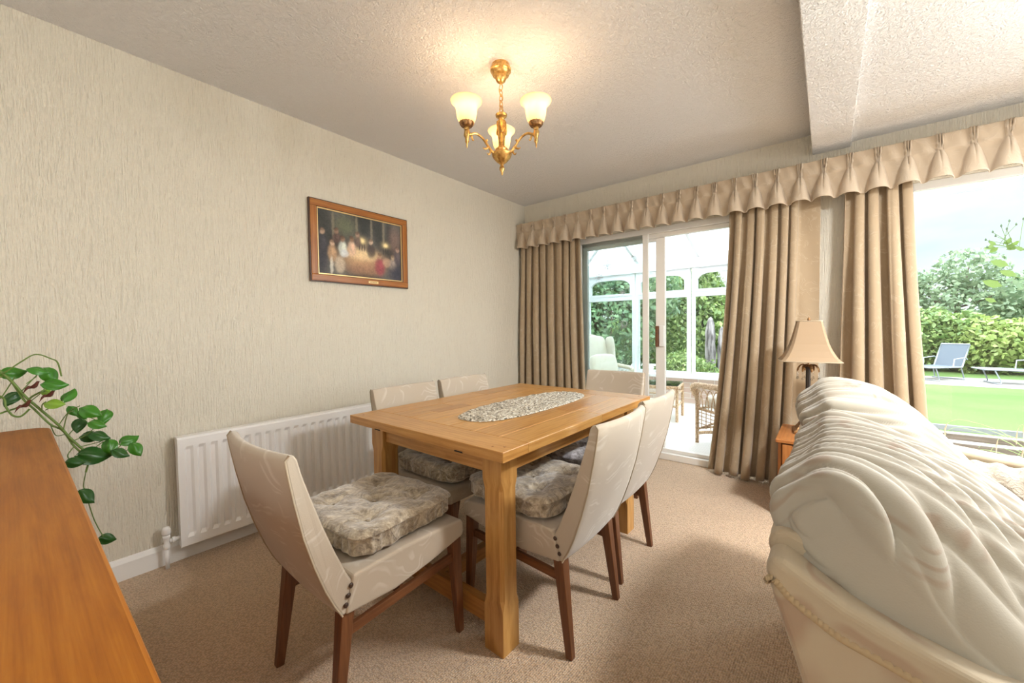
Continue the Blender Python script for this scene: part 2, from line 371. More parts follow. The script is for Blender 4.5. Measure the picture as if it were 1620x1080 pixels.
        if loc is not None: o.location = loc
        if any(k_ in m for k_ in ('antique', 'dark_metal')):
            e_ = o.modifiers.new('split', 'EDGE_SPLIT'); e_.split_angle = math.radians(38)
        if bevel:
            b = o.modifiers.new('bevel', 'BEVEL'); b.width = bevel; b.segments = seg; b.limit_method = 'ANGLE'; b.angle_limit = math.radians(bang); b.harden_normals = False
        if sub: q = o.modifiers.new('subd', 'SUBSURF'); q.levels = q.render_levels = sub
        return o

def tag(o, label, cat=None, group=None, kind=None):
    if label: o['label'] = label
    if cat: o['category'] = cat
    if group: o['group'] = group
    if kind: o['kind'] = kind
    return o
def thing(name, label, cat, loc=(0, 0, 0), rz=0, group=None, kind=None):
    o = bpy.data.objects.new(name, None); COL.objects.link(o); o.empty_display_size = .1
    o.location = loc; o.rotation_euler = (0, 0, rz); return tag(o, label, cat, group, kind)
def copy_tree(o, parent=None):
    c = o.copy(); COL.objects.link(c); c.parent = parent
    for ch in [q for q in bpy.data.objects if q.parent == o]: copy_tree(ch, c)
    return c
def struct(o, label=None, cat='room'):
    o['kind'] = 'structure'
    if label: o['label'] = label
    if cat: o['category'] = cat
    return o
def boxes(name, m, L, parent=None, bevel=0, axis=0, loc=None):
    b = MB()
    for q in L: b.box(*q, axis=axis)
    return b.build(name, m, parent, bevel, loc=loc)
def smoothstep(a, b, x):
    t = min(1, max(0, (x-a)/(b-a))); return t*t*(3-2*t)
def spline(pts, n):
    """Catmull-Rom through points"""
    P = [Vector(p) for p in pts]; out = []; m = len(P)-1
    for k in range(n+1):
        t = k/n*m; i = min(int(t), m-1); u = t-i
        p0, p1, p2, p3 = P[max(i-1, 0)], P[i], P[i+1], P[min(i+2, m)]
        out.append(.5*((2*p1)+(p2-p0)*u+(2*p0-5*p1+4*p2-p3)*u*u+(3*p1-p0-3*p2+p3)*u**3))
    return out

# ------------------------------------------------------------------ setting
H, HR = 2.43, 2.325
XR, YR, TH = 5.6, -6.0, .25
GZ = -.3
struct(boxes('floor', 'ribbed_carpet', [(-.02, XR, YR, .0, -.12, 0)]), 'beige ribbed wool carpet', 'floor')
struct(boxes('ceiling', 'textured_ceiling', [(-.1, 2.56, YR, 0, H, H+.2)]), 'white textured plaster ceiling over the dining area', 'ceiling')
struct(boxes('ceiling_lounge', 'textured_ceiling', [(2.56, XR, YR, 0, HR, H+.2)]), 'white textured ceiling over the lounge side, slightly lower', 'ceiling')
struct(boxes('trim_1', 'textured_ceiling', [(2.452, 2.652, YR, 0, 2.293, H+.05)], bevel=.004), 'white textured downstand beam crossing the ceiling', 'beam')
struct(boxes('wall_left', 'wallpaper', [(-.25, 0, YR, .25, -.1, H+.2)]), 'cream textured wallpaper wall with the picture and radiator', 'wall')
DX0, DX1, DZ = .62, 2.27, 1.985
WX0, WX1, WZ0, WZ1 = 2.90, 4.75, .14, 2.0
struct(boxes('wall_back', 'wallpaper', [(0, DX0, 0, TH, -.1, H+.2), (DX0, DX1, 0, TH, DZ, H+.2), (DX1, WX0, 0, TH, -.1, H+.2), (WX0, WX1, 0, TH, WZ1, H+.2),
                                       (WX0, WX1, 0, TH, -.1, WZ0), (WX1, XR, 0, TH, -.1, H+.2)]), 'cream wallpaper wall around the glass doors and window', 'wall')
struct(boxes('wall_right', 'wallpaper', [(XR, XR+.2, YR, -2.42, -.1, H+.2), (XR, XR+.2, -.48, TH, -.1, H+.2), (XR, XR+.2, -2.42, -.48, -.1, .62), (XR, XR+.2, -2.42, -.48, 2.08, H+.2)]), 'far lounge wall', 'wall')
struct(boxes('wall_front', 'wallpaper', [(-.25, 1.0, YR-.2, YR, -.1, H+.2), (3.7, XR, YR-.2, YR, -.1, H+.2), (1.0, 3.7, YR-.2, YR, -.1, .65), (1.0, 3.7, YR-.2, YR, 2.25, H+.2)]), 'wall behind the camera with a wide window', 'wall')
# baseboard with a moulded top
b = MB(); b.prism([(0, 0), (.016, 0), (.016, .078), (.012, .086), (.008, .094), (.004, .098), (0, .10)], 0, 3.45)
b.xform(Matrix.Translation((0, -3.45-.0, 0)) @ Matrix(((0, 1, 0, 0), (1, 0, 0, 0), (0, 0, 1, 0), (0, 0, 0, 1))))
struct(b.build('baseboard_left', 'white_paint'), 'white skirting board under the radiator', 'skirting')
struct(boxes('baseboard_back', 'white_paint', [(.0, DX0-.03, -.016, 0, 0, .10), (DX1+.03, XR, -.016, 0, 0, .10)], bevel=.004), 'white skirting board of the garden wall', 'skirting')

# sliding patio door -------------------------------------------------
D = thing('door_1', 'white aluminium sliding patio door standing half open to the conservatory', 'door', (0, 0, 0)); D['kind'] = 'structure'
boxes('door_frame', 'white_gloss', [(DX0, DX1, .0, .12, DZ-.05, DZ), (DX0, DX0+.035, 0, .12, .0, DZ-.05), (DX1-.035, DX1, 0, .12, 0, DZ-.05),
     (DX0+.035, DX1-.035, -.01, .12, 0.0, .055), (DX0+.035, DX1-.035, .03, .075, .055, .085), (DX0+.035, DX1-.035, .03, .075, DZ-.085, DZ-.05)], D, .004)
boxes('fixed_stile', 'white_gloss', [(1.268, 1.318, .012, .042, .085, DZ-.05), (DX0+.035, DX0+.05, .012, .042, .085, DZ-.05)], D, .003)
b = MB(); b.box(DX0+.05, 1.268, .024, .03, .085, DZ-.05); b.build('fixed_pane', 'door_glass', D)
boxes('sliding_stile', 'white_gloss', [(1.37, 1.447, .055, .095, .085, DZ-.085), (DX0+.04, DX0+.09, .055, .095, .085, DZ-.085), (DX0+.09, 1.37, .058, .092, .085, .115), (DX0+.09, 1.37, .058, .092, DZ-.11, DZ-.085)], D, .003)
b = MB(); b.box(DX0+.09, 1.37, .072, .078, .115, DZ-.11); b.build('sliding_pane', 'door_glass', D)
h = boxes('handle_plate', 'plastic_white', [(1.402, 1.445, .038, .055, .965, 1.145)], D, .004)
boxes('handle', 'teak', [(1.378, 1.398, .012, .055, .962, 1.142)], D, .004)['label'] = 'brown wooden pull handle'
# snowflake stickers on the fixed pane
def sticker(x, z, r, style, lab):
    b = MB(); y = .0225
    if style == 'sun':
        b.tube([(x+r*.52*math.cos(a), y, z+r*.52*math.sin(a)) for a in np.linspace(0, 2*PI, 20)[:-1]], .0022, 5, closed=True)
        b.lathe([(.001, -.001), (.004, 0), (.001, .001)], (x, y, z), 8)
        for k in range(14):
            a = 2*PI*k/14; c, s_ = math.cos(a), math.sin(a); b.tube([(x+r*.58*c, y, z+r*.58*s_), (x+r*c, y, z+r*s_)], [.0035, .001], 5)
    else:
        for k in range(8):
            a = 2*PI*k/8; c, s_ = math.cos(a), math.sin(a); b.tube([(x+r*.12*c, y, z+r*.12*s_), (x+r*.55*c, y, z+r*.55*s_)], .0025, 5)
            b.tube([(x+r*.72*c, y, z+r*.72*s_), (x+r*c, y, z+r*s_)], [.005, .002], 6)
            a2 = a+PI/8; b.tube([(x+r*.3*math.cos(a), y, z+r*.3*math.sin(a)), (x+r*.42*math.cos(a2), y, z+r*.42*math.sin(a2))], .002, 5)
    tag(b.build('snowflake_sticker', 'sticker_grey'), lab, 'sticker', 'snowflake stickers on the glass door')
mat('sticker_grey', (.45, .47, .48), .5)
sticker(.938, 1.715, .045, 'flake', 'dotted grey snowflake sticker high on the fixed door pane')
sticker(1.186, 1.744, .038, 'sun', 'sun-shaped grey sticker near the top right of the fixed door pane')
sticker(.848, 1.60, .042, 'flake', 'faint grey flake sticker below and left of the dotted one')
sticker(1.096, 1.166, .042, 'sun', 'spiky sun-shaped sticker halfway down the fixed door pane')
sticker(1.079, 1.448, .026, 'flake', 'small grey flake sticker above the spiky one on the door pane')

# picture window ------------------------------------------------------
W = thing('window_1', 'large white framed picture window onto the lawn', 'window', (0, 0, 0)); W['kind'] = 'structure'
boxes('window_frame', 'upvc_white', [(WX0, WX0+.05, .04, .10, WZ0, WZ1), (WX1-.05, WX1, .04, .10, WZ0, WZ1), (WX0+.05, WX1-.05, .04, .10, WZ1-.05, WZ1), (WX0+.05, WX1-.05, .04, .10, WZ0, WZ0+.05)], W, .005)
boxes('window_sill', 'white_gloss', [(WX0, WX1, -.04, .06, WZ0-.02, WZ0+.01)], W, .004)
boxes('window_pane', 'clear_glass', [(WX0+.05, WX1-.05, .066, .072, WZ0+.05, WZ1-.05)], W)
W2 = thing('window_2', 'front window behind the camera', 'window', (0, 0, 0)); W2['kind'] = 'structure'
boxes('window_frame', 'upvc_white', [(1.0, 1.06, -6.12, -6.05, .65, 2.25), (3.64, 3.7, -6.12, -6.05, .65, 2.25), (1.0, 3.7, -6.12, -6.05, 2.19, 2.25), (1.0, 3.7, -6.12, -6.05, .65, .71), (2.32, 2.38, -6.12, -6.05, .65, 2.25)], W2)

W3 = thing('window_9', 'lounge side window right of the picture', 'window', (0, 0, 0)); W3['kind'] = 'structure'
boxes('window_frame', 'upvc_white', [(5.68, 5.74, -2.42, -2.36, .62, 2.08), (5.68, 5.74, -.54, -.48, .62, 2.08), (5.68, 5.74, -2.36, -.54, .62, .68), (5.68, 5.74, -2.36, -.54, 2.02, 2.08)], W3)
# conservatory --------------------------------------------------------
CX0, CX1, CY, EZ = -.78, 2.62, 2.75, 1.98
struct(boxes('floor_conservatory', 'pale_floor', [(CX0-.1, CX1+.1, TH, CY+.2, -.12, -.005), (DX0, DX1, .12, TH, -.12, -.005)]), 'pale tiled conservatory floor', 'floor')
struct(boxes('wall_conservatory', 'pink_brick', [(CX0-.1, CX1+.1, CY, CY+.2, GZ, .37), (CX0-.22, CX0-.02, TH, CY+.2, GZ, .37), (CX1, CX1+.2, TH, CY+.2, GZ, .37)]), 'low pale pink brick wall under the conservatory windows', 'wall')
struct(boxes('trim_2', 'upvc_white', [(CX0-.1, CX1+.1, CY-.10, CY+.16, .37, .41), (CX0-.2, CX0+.08, TH, CY-.1, .37, .41), (CX1-.08, CX1+.2, TH, CY-.1, .37, .41)], bevel=.006), 'white conservatory window sill on the brick wall', 'sill')
tag(boxes('wall_socket', 'plastic_white', [(1.16, 1.31, CY-.012, CY-.001, .21, .30)], bevel=.003), 'white double wall socket on the conservatory brick wall', 'socket')
wn = [10]
def win_panel(x0, x1, y, along='x', label=None):
    """one conservatory light: lower pane and arched top light"""
    n = wn[0]; wn[0] += 1
    w = thing('window_%d' % n, label or 'white conservatory window light with an arched fanlight', 'window', (0, 0, 0)); w['kind'] = 'structure'
    L = x1-x0; b = MB(); z0, zt, z1 = .41, 1.60, EZ; q = .042
    b.box(0, q, 0, .06, z0, z1); b.box(L-q, L, 0, .06, z0, z1); b.box(q, L-q, 0, .06, z0, z0+.05); b.box(q, L-q, 0, .06, zt-.035, zt+.035); b.box(q, L-q, 0, .06, z1-.05, z1)
    # opening sash with an arched head
    s0, s1 = q, L-q; a0, a1 = zt+.035, z1-.05; f = .035
    b.box(s0, s0+f, -.012, .05, a0, a1); b.box(s1-f, s1, -.012, .05, a0, a1); b.box(s0+f, s1-f, -.012, .05, a0, a0+f)
    K = 20; xs = [s0+f+(s1-s0-2*f)*i/K for i in range(K+1)]
    def arch(x):
        t = abs((x-(s0+s1)/2)/((s1-s0-2*f)/2)); return a1-.03-.075*t**6-.012*t*t
    for i in range(K):
        xa, xb = xs[i], xs[i+1]; za, zb = arch(xa), arch(xb)
        b.hexa([(xa, -.012, za), (xb, -.012, zb), (xb, .05, zb), (xa, .05, za), (xa, -.012, a1), (xb, -.012, a1), (xb, .05, a1), (xa, .05, a1)])
    g = MB(); g.box(q, L-q, .026, .032, z0+.05, zt-.035); g.box(s0+f, s1-f, .026, .032, a0+f, a1-.001)
    if along == 'x': T = Matrix.Translation((x0, y, 0))
    else: T = Matrix.Translation((y, x0, 0)) @ Matrix.Rotation(PI/2, 4, 'Z')
    b.xform(T).build('window_frame', 'upvc_white', w); g.xform(T).build('window_pane', 'clear_glass', w)
px = [-.72, .145, .975, 1.80, 2.58]
for i in range(4): win_panel(px[i]+.012, px[i+1]-.012, CY, label='conservatory window light %s' % ['at the left corner', 'behind the door stiles', 'right of the open door post', 'hidden behind the curtain'][i])
for k in range(3): win_panel(.3+k*.8, 1.08+k*.8, CX0, 'y', label='conservatory side window light')
for k in range(3): win_panel(.3+k*.8, 1.08+k*.8, CX1+.06, 'y', label='conservatory side window light')
struct(boxes('trim_3', 'upvc_white', [(CX0-.1, CX0+.06, CY-.03, CY+.1, .41, EZ), (CX0-.1, CX1+.1, CY-.05, CY+.12, EZ, EZ+.19), (CX0-.12, CX0+.06, TH, CY-.05, EZ, EZ+.19), (CX1-.02, CX1+.12, TH, CY-.05, EZ, EZ+.19), (CX1, CX1+.1, CY-.03, CY+.1, .41, EZ)], bevel=.006), 'white conservatory eaves beam and corner post', 'trim')
SL = .38; ez = EZ+.19
def rz(d): return ez+SL*d
b = MB(); yb = TH; w2 = (CX1-CX0)/2; xm = (CX0+CX1)/2
# hipped translucent roof
b.v += [Vector(p) for p in [(CX0-.1, CY+.1, ez), (CX1+.1, CY+.1, ez), (xm, CY-w2, rz(w2)), (CX0-.1, yb, ez), (CX1+.1, yb, ez), (xm, yb, rz(w2))]]
b.face((0, 1, 2)); b.face((0, 2, 5, 3)); b.face((1, 4, 5, 2))
ro = b.build('ceiling_conservatory', 'roof_panel'); md = ro.modifiers.new('solid', 'SOLIDIFY'); md.thickness = .025; md.offset = 1
struct(ro, 'translucent white conservatory roof', 'roof')
b = MB()
def raft(a, c): b.bar(Vector(a)-Vector((0, 0, .035)), Vector(c)-Vector((0, 0, .035)), .05, .05, .06, .06)
raft((CX0, CY, ez), (xm, CY-w2, rz(w2))); raft((CX1, CY, ez), (xm, CY-w2, rz(w2))); raft((xm, CY-w2, rz(w2)), (xm, yb, rz(w2)))
for x in (.20, 1.08, 1.92):
    d = min(x-CX0, CX1-x); raft((x, CY, ez), (x, CY-d, rz(d)))
for y in (.45, 1.15, 1.85):
    for s_ in (0, 1):
        d = min(w2, CY-y); xx = (CX0, CX0+d) if s_ == 0 else (CX1, CX1-d); raft((xx[0], y, ez), (xx[1], y, rz(d)))
struct(b.build('trim_4', 'upvc_white', bevel=.006), 'white conservatory roof rafters', 'rafters')
struct(boxes('wall_outside', 'pink_brick', [(CX0-.3, XR+.2, TH+.005, TH+.02, H+.2, 3.9), (CX0-1.5, -.26, .1, TH, GZ, 3.9)]), 'brick gable of the house above the conservatory', 'wall')

# ground -------------------------------------------------------------
struct(boxes('ground_lawn', 'lawn', [(-30, 40, 4.2, 9.9, GZ-.2, GZ), (-30, 40, 11.9, 60, GZ-.2, GZ)]), 'mown green lawn', 'lawn')
struct(boxes('ground_patio', 'patio_stone', [(-30, 40, TH, 4.2, GZ-.2, GZ+.005), (-30, 40, 9.9, 11.9, GZ-.2, GZ+.005)]), 'pale stone patio slabs and path', 'patio')

# ------------------------------------------------------------------ dining table
TBX, TBY, TRZ = 1.295, -1.858, -.014
TW, TL, TZ = .928, 1.275, .749      # width in x, length in y, top height
T = thing('dining_table', 'solid light oak dining table in the middle of the carpet', 'table', (TBX, TBY, 0), TRZ)
b = MB(); hw, hl = TW/2, TL/2; th = .036
tints = [(1.0, 1.0, 1.0), (1.06, 1.04, 1.0), (.95, .92, .88), (1.08, 1.07, 1.06), (.98, .99, 1.0), (1.04, 1.0, .96), (.92, .88, .84)]
# two breadboard ends, boards running along y between
for sg in (-1, 1):
    b.T = (.97, .93, .90); y0, y1 = sorted((sg*hl, sg*(hl-.135))); b.box(-hw, hw, y0, y1, TZ-th, TZ, axis=0)
nb = 7; e = .0006
random.seed(5)
for i in range(nb):
    x0 = -hw+TW*i/nb; x1 = x0+TW/nb; cut = random.choice([-.2, .05, .15, .3]); 
    for (ya, yb_) in ((-hl+.135+e, cut), (cut+e, hl-.135-e)):
        b.T = random.choice(tints); b.box(x0+e/2, x1-e/2, ya, yb_, TZ-th, TZ, axis=1)
# darker patch blocks as on the real top
b.T = (.80, .70, .62); b.box(-.245, -.165, -.36, -.14, TZ-th+.001, TZ+.0004, axis=1)
b.box(.235, .315, .02, .24, TZ-th+.001, TZ+.0004, axis=1)
b.build('tabletop', 'oak', T, .0025)
for (x, y) in ((hw-.07, -hl+.03), (hw-.035, -hl+.05), (-hw+.05, -hl+.04), (hw-.05, hl-.04), (-hw+.05, hl-.04)): b = MB(); b.T = (.62, .46, .38); b.lathe([(.0045, TZ-.001), (.0045, TZ+.0006), (0, TZ+.0006)], (x, y, 0), 8); b.build('dowel', 'oak', T)
ins, ls = .068, .088
for sx in (-1, 1):
    for sy in (-1, 1):
        cx, cy = sx*(hw-ins-ls/2), sy*(hl-ins-ls/2); b = MB(); c = .012
        h = ls/2
        def ring(z, ch): return [Vector((cx+p[0], cy+p[1], z)) for p in ((-h+ch, -h), (h-ch, -h), (h, -h+ch), (h, h-ch), (h-ch, h), (-h+ch, h), (-h, h-ch), (-h, -h+ch))]
        zs = [(0.0, .0015), (.16, .0015), (.195, c), (.58, c), (.615, .0015), (TZ-th, .0015)]
        s0 = len(b.v)
        for z, ch in zs: b.v += ring(z, ch)
        for i in range(len(zs)-1):
            for k in range(8):
                k2 = (k+1) % 8; a = s0+i*8
                b.face((a+k, a+k2, a+8+k2, a+8+k), [(zs[i][0], k*.04+cx), (zs[i][0], k*.04+.04+cx), (zs[i+1][0], k*.04+.04+cx), (zs[i+1][0], k*.04+cx)])
        b.face([s0+k for k in range(8)][::-1]); b.T = (.9, .84, .8); b.face([s0+len(zs)*8-8+k for k in range(8)])
        b.build('leg', 'oak', T)
ax, ay = hw-ins-.02, hl-ins-.02
for (nm, q, a) in (('apron', (-ax+.07, ax-.07, -ay-.004, -ay+.018, TZ-th-.082, TZ-th), 0), ('apron', (-ax+.07, ax-.07, ay-.018, ay+.004, TZ-th-.082, TZ-th), 0),
                ('apron', (ax-.018, ax+.004, -ay+.07, ay-.07, TZ-th-.082, TZ-th), 1), ('apron', (-ax-.004, -ax+.018, -ay+.07, ay-.07, TZ-th-.082, TZ-th), 1)):
    b = MB(); b.T = (.95, .9, .86); b.box(*q, axis=a)
    if q[2] < -ay+.0 and a == 0:
        pass
    b.build(nm, 'oak', T, .002)
for sy in (-1, 1):
    yy = sy*(hl-ins-ls/2); b = MB(); b.T = (.85, .78, .72); b.box(-ax+.06, ax-.06, yy-.017, yy+.017, .065, .14, axis=0); b.build('stretcher', 'oak', T, .002)
b = MB(); b.T = (.85, .78, .72); b.box(-.02, .02, -hl+ins+ls/2+.018, hl-ins-ls/2-.018, .075, .13, axis=1); b.build('stretcher', 'oak', T, .002)
for x in (-.26, .24): b = MB(); b.box(x, x+.04, -hl-.0004, -hl+.01, TZ-th-.001, TZ-th+.004); b.build('notch', 'black_void', T)

# shell table mat -----------------------------------------------------
b = MB(); a_, c_ = .44, .152
def matpt(u, v):
    a = 2*PI*u; r = v; n = 2.7; ca, sa = math.cos(a), math.sin(a)
    k = (abs(ca)**n+abs(sa)**n)**(-1/n); sc = 1+.022*abs(math.sin(a*26))*(r > .97)
    x, y = c_*ca*k*r*sc, a_*sa*k*r*sc
    z = .006+.0022*math.sin(r*34)*math.cos(a*26*round(r*3+.3)/3)+.0012*math.sin(x*400+y*170)
    if r >= .999: z = .0008
    return (x, y, max(z, .0006))
b.grid(208, 34, matpt, wrap=True, uvs=(4, 1))
tag(b.build('table_runner', 'woven_shells', loc=(1.355, -1.815, TZ+.001)), 'oval scalloped mat of pale woven shells on the oak table', 'table mat').rotation_euler = (0, 0, -.02)

# ------------------------------------------------------------------ dining chairs
def make_chair():
    t = thing('dining_chair', '', 'chair')
    # seat
    b = MB(); prof = [(-.215, .335), (-.05, .325), (.10, .345), (.243, .372), (.251, .39), (.248, .425), (.235, .437), (.0, .447), (-.19, .44)]
    b.prism(prof, -.212, .212, smooth=False)
    b.build('seat', 'chair_fabric', t, .010, seg=3, bang=25)
    # backrest with a gentle hollow across its width
    outer = [(-.222, .335), (-.244, .375), (-.268, .43), (-.296, .51), (-.322, .60), (-.343, .70), (-.357, .78), (-.362, .815)]
    inner = [(-.150, .345), (-.178, .40), (-.205, .45), (-.238, .53), (-.268, .61), (-.298, .70), (-.320, .77), (-.330, .812)]
    b = MB(); NX = 12
    ring = outer+[(-.352, .826), (-.339, .826)]+inner[::-1]; n = len(ring)
    for i in range(NX+1):
        x = -1+2*i/NX; 
        for (y, z) in ring:
            k = smoothstep(.36, .80, z); wd = .205+.004*k; bow = -.026*k*(1-x*x)+(0 if z > .36 else 0)
            low = -.012*(1-x*x)*(1-smoothstep(.33, .42, z)); b.v.append(Vector((x*wd, y+bow, z+low)))
    for i in range(NX):
        for k in range(n):
            k2 = (k+1) % n; b.face((i*n+k, i*n+k2, (i+1)*n+k2, (i+1)*n+k), None, True)
    b.face([k for k in range(n)][::-1]); b.face([NX*n+k for k in range(n)])
    b.build('backrest', 'chair_fabric', t, .006, seg=2, bang=50)
    for s in (-1, 1):
        b = MB(); pts = [(s*(.2055+.004*smoothstep(.36, .8, z)), y, z) for (y, z) in outer]+[(s*.21, -.352, .827)]
        b.tube(pts, .0028, 6); b.build('piping', 'piping_cream', t)
    for s in (-1, 1):
        b = MB(); b.T = (.95, .95, .95)
        b.bar((s*.180, -.200, .345), (s*.190, -.243, 0), .042, .024, .040, .026, 2); b.build('leg', 'teak', t, .003)
        b = MB(); b.bar((s*.183, .222, .372), (s*.188, .243, 0), .038, .022, .042, .026, 2); b.build('leg', 'teak', t, .003)
        b = MB(); b.bar((s*.182, -.20, .268), (s*.184, .215, .298), .016, .016, .030, .030, 1); b.build('side_rail', 'teak', t, .002)
        b = MB()
        for (y, z) in ((-.196, .413), (-.205, .388), (-.213, .364)):
            q = MB(); q.lathe([(.0075, 0), (.007, .002), (.004, .004), (0, .0045)], (0, 0, 0), 12); q.xform(Matrix.Translation((s*.2085, y, z)) @ Matrix.Rotation(s*PI/2, 4, 'Y'))
            o = len(b.v); b.v += q.v
            for f in q.f: b.face([i+o for i in f], None, True)
        b.build('button_studs', 'brown_button', t)
    b = MB(); b.bar((-.182, .0, .28), (.182, .0, .28), .016, .016, .028, .028, 0, side=(0, 1, 0)); b.build('cross_rail', 'teak', t, .002)
    return t
proto = make_chair()
CH = [((1.28, -2.675), 0, 'cream upholstered dining chair at the near end of the table, its back towards the camera'),
      ((1.62, -2.098), PI/2, 'cream upholstered dining chair on the window side of the table, the nearer of two'),
      ((1.592, -1.612), PI/2, 'cream upholstered dining chair on the window side of the table, farther from the camera'),
      ((1.375, -1.145), PI+.02, 'cream upholstered dining chair at the far end of the table by the glass doors'),
      ((1.025, -2.075), -PI/2, 'cream upholstered dining chair on the wall side of the table, in front of the radiator'),
      ((1.020, -1.607), -PI/2, 'cream upholstered dining chair on the wall side of the table, nearest the curtain corner')]
chairs = []
for i, ((x, y), rz_, lab) in enumerate(CH):
    c = proto if i == 0 else copy_tree(proto)
    c.location = (x, y, 0); c.rotation_euler = (0, 0, rz_)
    c['label'] = lab; c['category'] = 'chair'; c['group'] = 'dining chairs around the oak table'; chairs.append(c)

# tufted velvet seat pads
def make_pad(mt, seed):
    rnd = random.Random(seed); t = thing('seat_cushion', '', 'cushion')
    tufts = [(0, 0), (-.105, -.10), (.105, -.10), (-.105, .10), (.105, .10)]
    ph = [rnd.uniform(0, 6) for _ in range(8)]
    def disp(q, n):
        d = 0
        if n.z > .2:
            for (tx, ty) in tufts:
                r2 = (q.x-tx)**2+(q.y-ty)**2; d -= .020*math.exp(-r2/.0009)+.012*math.exp(-r2/.006)
                a = math.atan2(q.y-ty, q.x-tx); d += .0045*math.cos(7*a+ph[0]+tx*40)*math.exp(-r2/.004)*min(1, r2/.0006)
            d += .012
        e = abs(q.z)
        rim = math.exp(-((e-.028)/.008)**2)*(1-abs(n.z))
        s = q.x+q.y*1.3
        d += .006*rim + (1-abs(n.z))*.004*math.sin(s*110+ph[1]+2*math.sin(s*37+ph[2]))
        d += .003*math.sin(q.x*46+ph[3]+2*math.sin(q.y*30))*math.sin(q.y*52+ph[4])
        return d
    b = MB(); b.pillow(.205, .203, .040, 7, 44, disp, 5); b.build('cushion_body', mt, t)
    for (tx, ty) in tufts:
        q = MB(); q.lathe([(.009, .0), (.009, .003), (.006, .006), (0, .007)], (tx, ty, .024), 10); q.build('tuft_button', mt, t)
    pts = []
    for k in range(72):
        a = 2*PI*k/72; c_, s_ = math.cos(a), math.sin(a); r = (abs(c_)**7+abs(s_)**7)**(-1/7); pts.append((c_*r*.2075, s_*r*.2055, .029+.002*math.sin(k*1.7)))
    q = MB(); q.tube(pts, .0045, 6, closed=True); q.build('piping', mt, t)
    return t
# (chair index, local offset x,y, z, rot, material)
PADS = [(0, (-.025, .03), .488, .06, 'crushed_velvet', 'champagne crushed velvet tufted cushion on the near end chair'),
        (1, (.0, .035), .488, -.05, 'crushed_velvet', 'champagne crushed velvet tufted cushion on the nearer window-side chair'),
        (2, (.0, .03), .488, .04, 'crushed_velvet_silver', 'silvery crushed velvet tufted cushion on the farther window-side chair'),
        (4, (.0, .035), .488, .02, 'crushed_velvet', 'champagne crushed velvet tufted cushion on the chair by the radiator'),
        (5, (.0, .03), .488, 0, 'crushed_velvet', 'champagne crushed velvet tufted cushion on the wall-side chair by the curtain corner')]
pads = {}
for i, (ci, (ox, oy), z, rr, mt, lab) in enumerate(PADS):
    key = mt+str(i % 3)
    pd = make_pad(mt, 11+i)
    base = chairs[ci]; a = base.rotation_euler.z
    pd.location = (base.location.x+ox*math.cos(a)-oy*math.sin(a), base.location.y+ox*math.sin(a)+oy*math.cos(a), z)
    pd.rotation_euler = (0, 0, a+rr)
    tag(pd, lab, 'cushion', 'tufted velvet seat cushions on the dining chairs')

# ------------------------------------------------------------------ radiator
RY0, RY1, RZ0, RZ1 = -2.965, -1.50, .082, .622
R = thing('radiator', 'white fluted panel radiator on the wallpapered wall behind the dining chairs', 'radiator', (0, RY0, 0))
b = MB(); Lr = RY1-RY0; xf, xb = .082, .030; zz = [RZ0, RZ0+.045, RZ0+.065, RZ1-.060, RZ1-.042, RZ1-.006, RZ1]
pitch = .0505; e0 = .022; cols = [(0, 0)]; y = e0
while y+pitch < Lr-e0+.01:
    cols += [(y+.004, 0), (y+.013, -1), (y+.030, -1), (y+.040, 0)]; y += pitch
cols.append((Lr, 0))
rows = [(RZ0, -.4), (RZ0+.006, 0), (RZ0+.045, 0), (RZ0+.062, 1), (RZ1-.060, 1), (RZ1-.043, 0), (RZ1-.006, 0), (RZ1, -.4)]
s0 = len(b.v)
for (z, k) in rows:
    for (yy, d) in cols: b.v.append(Vector((xf+(.011*d if k == 1 else 0)+(.006*k*2 if k < 0 else 0), yy, z)))
nc = len(cols)
for j in range(len(rows)-1):
    for i in range(nc-1): a = s0+j*nc+i; b.face((a, a+1, a+nc+1, a+nc))
b.box(xb, xf-.014, .002, Lr-.002, RZ0+.004, RZ1-.004)
b.box(xf-.014, xf-.0005, .0, .003, RZ0+.003, RZ1-.003); b.box(xf-.014, xf-.0005, Lr-.003, Lr, RZ0+.003, RZ1-.003)
b.build('panel', 'radiator_white', R)
b = MB(); b.box(xb-.008, xf-.008, .0, Lr, RZ1-.006, RZ1+.004); b.build('top_grille', 'radiator_white', R, .002)
for yy in (.2, Lr-.2): boxes('bracket', 'radiator_white', [(0.002, xb+.004, yy-.015, yy+.015, .15, .55)], R)
V = MB(); vx, vy = .058, -.050
V.lathe([(.008, 0), (.008, .10)], (vx, vy, 0), 12)
V.build('pipe', 'radiator_white', R)
V = MB(); V.lathe([(.010, .095), (.014, .10), (.014, .115), (.011, .12), (.012, .145), (.015, .15), (.015, .165)], (vx, vy, 0), 14); V.lathe([(.016, .166), (.018, .172), (.017, .19), (.012, .203), (0, .206)], (vx, vy, 0), 14)
V.tube([(vx, vy+.01, .132), (vx, vy+.05, .132)], .009, 10); V.tube([(vx, vy+.02, .132), (vx, vy+.034, .132)], .014, 8)
V.build('valve', 'radiator_white', R)

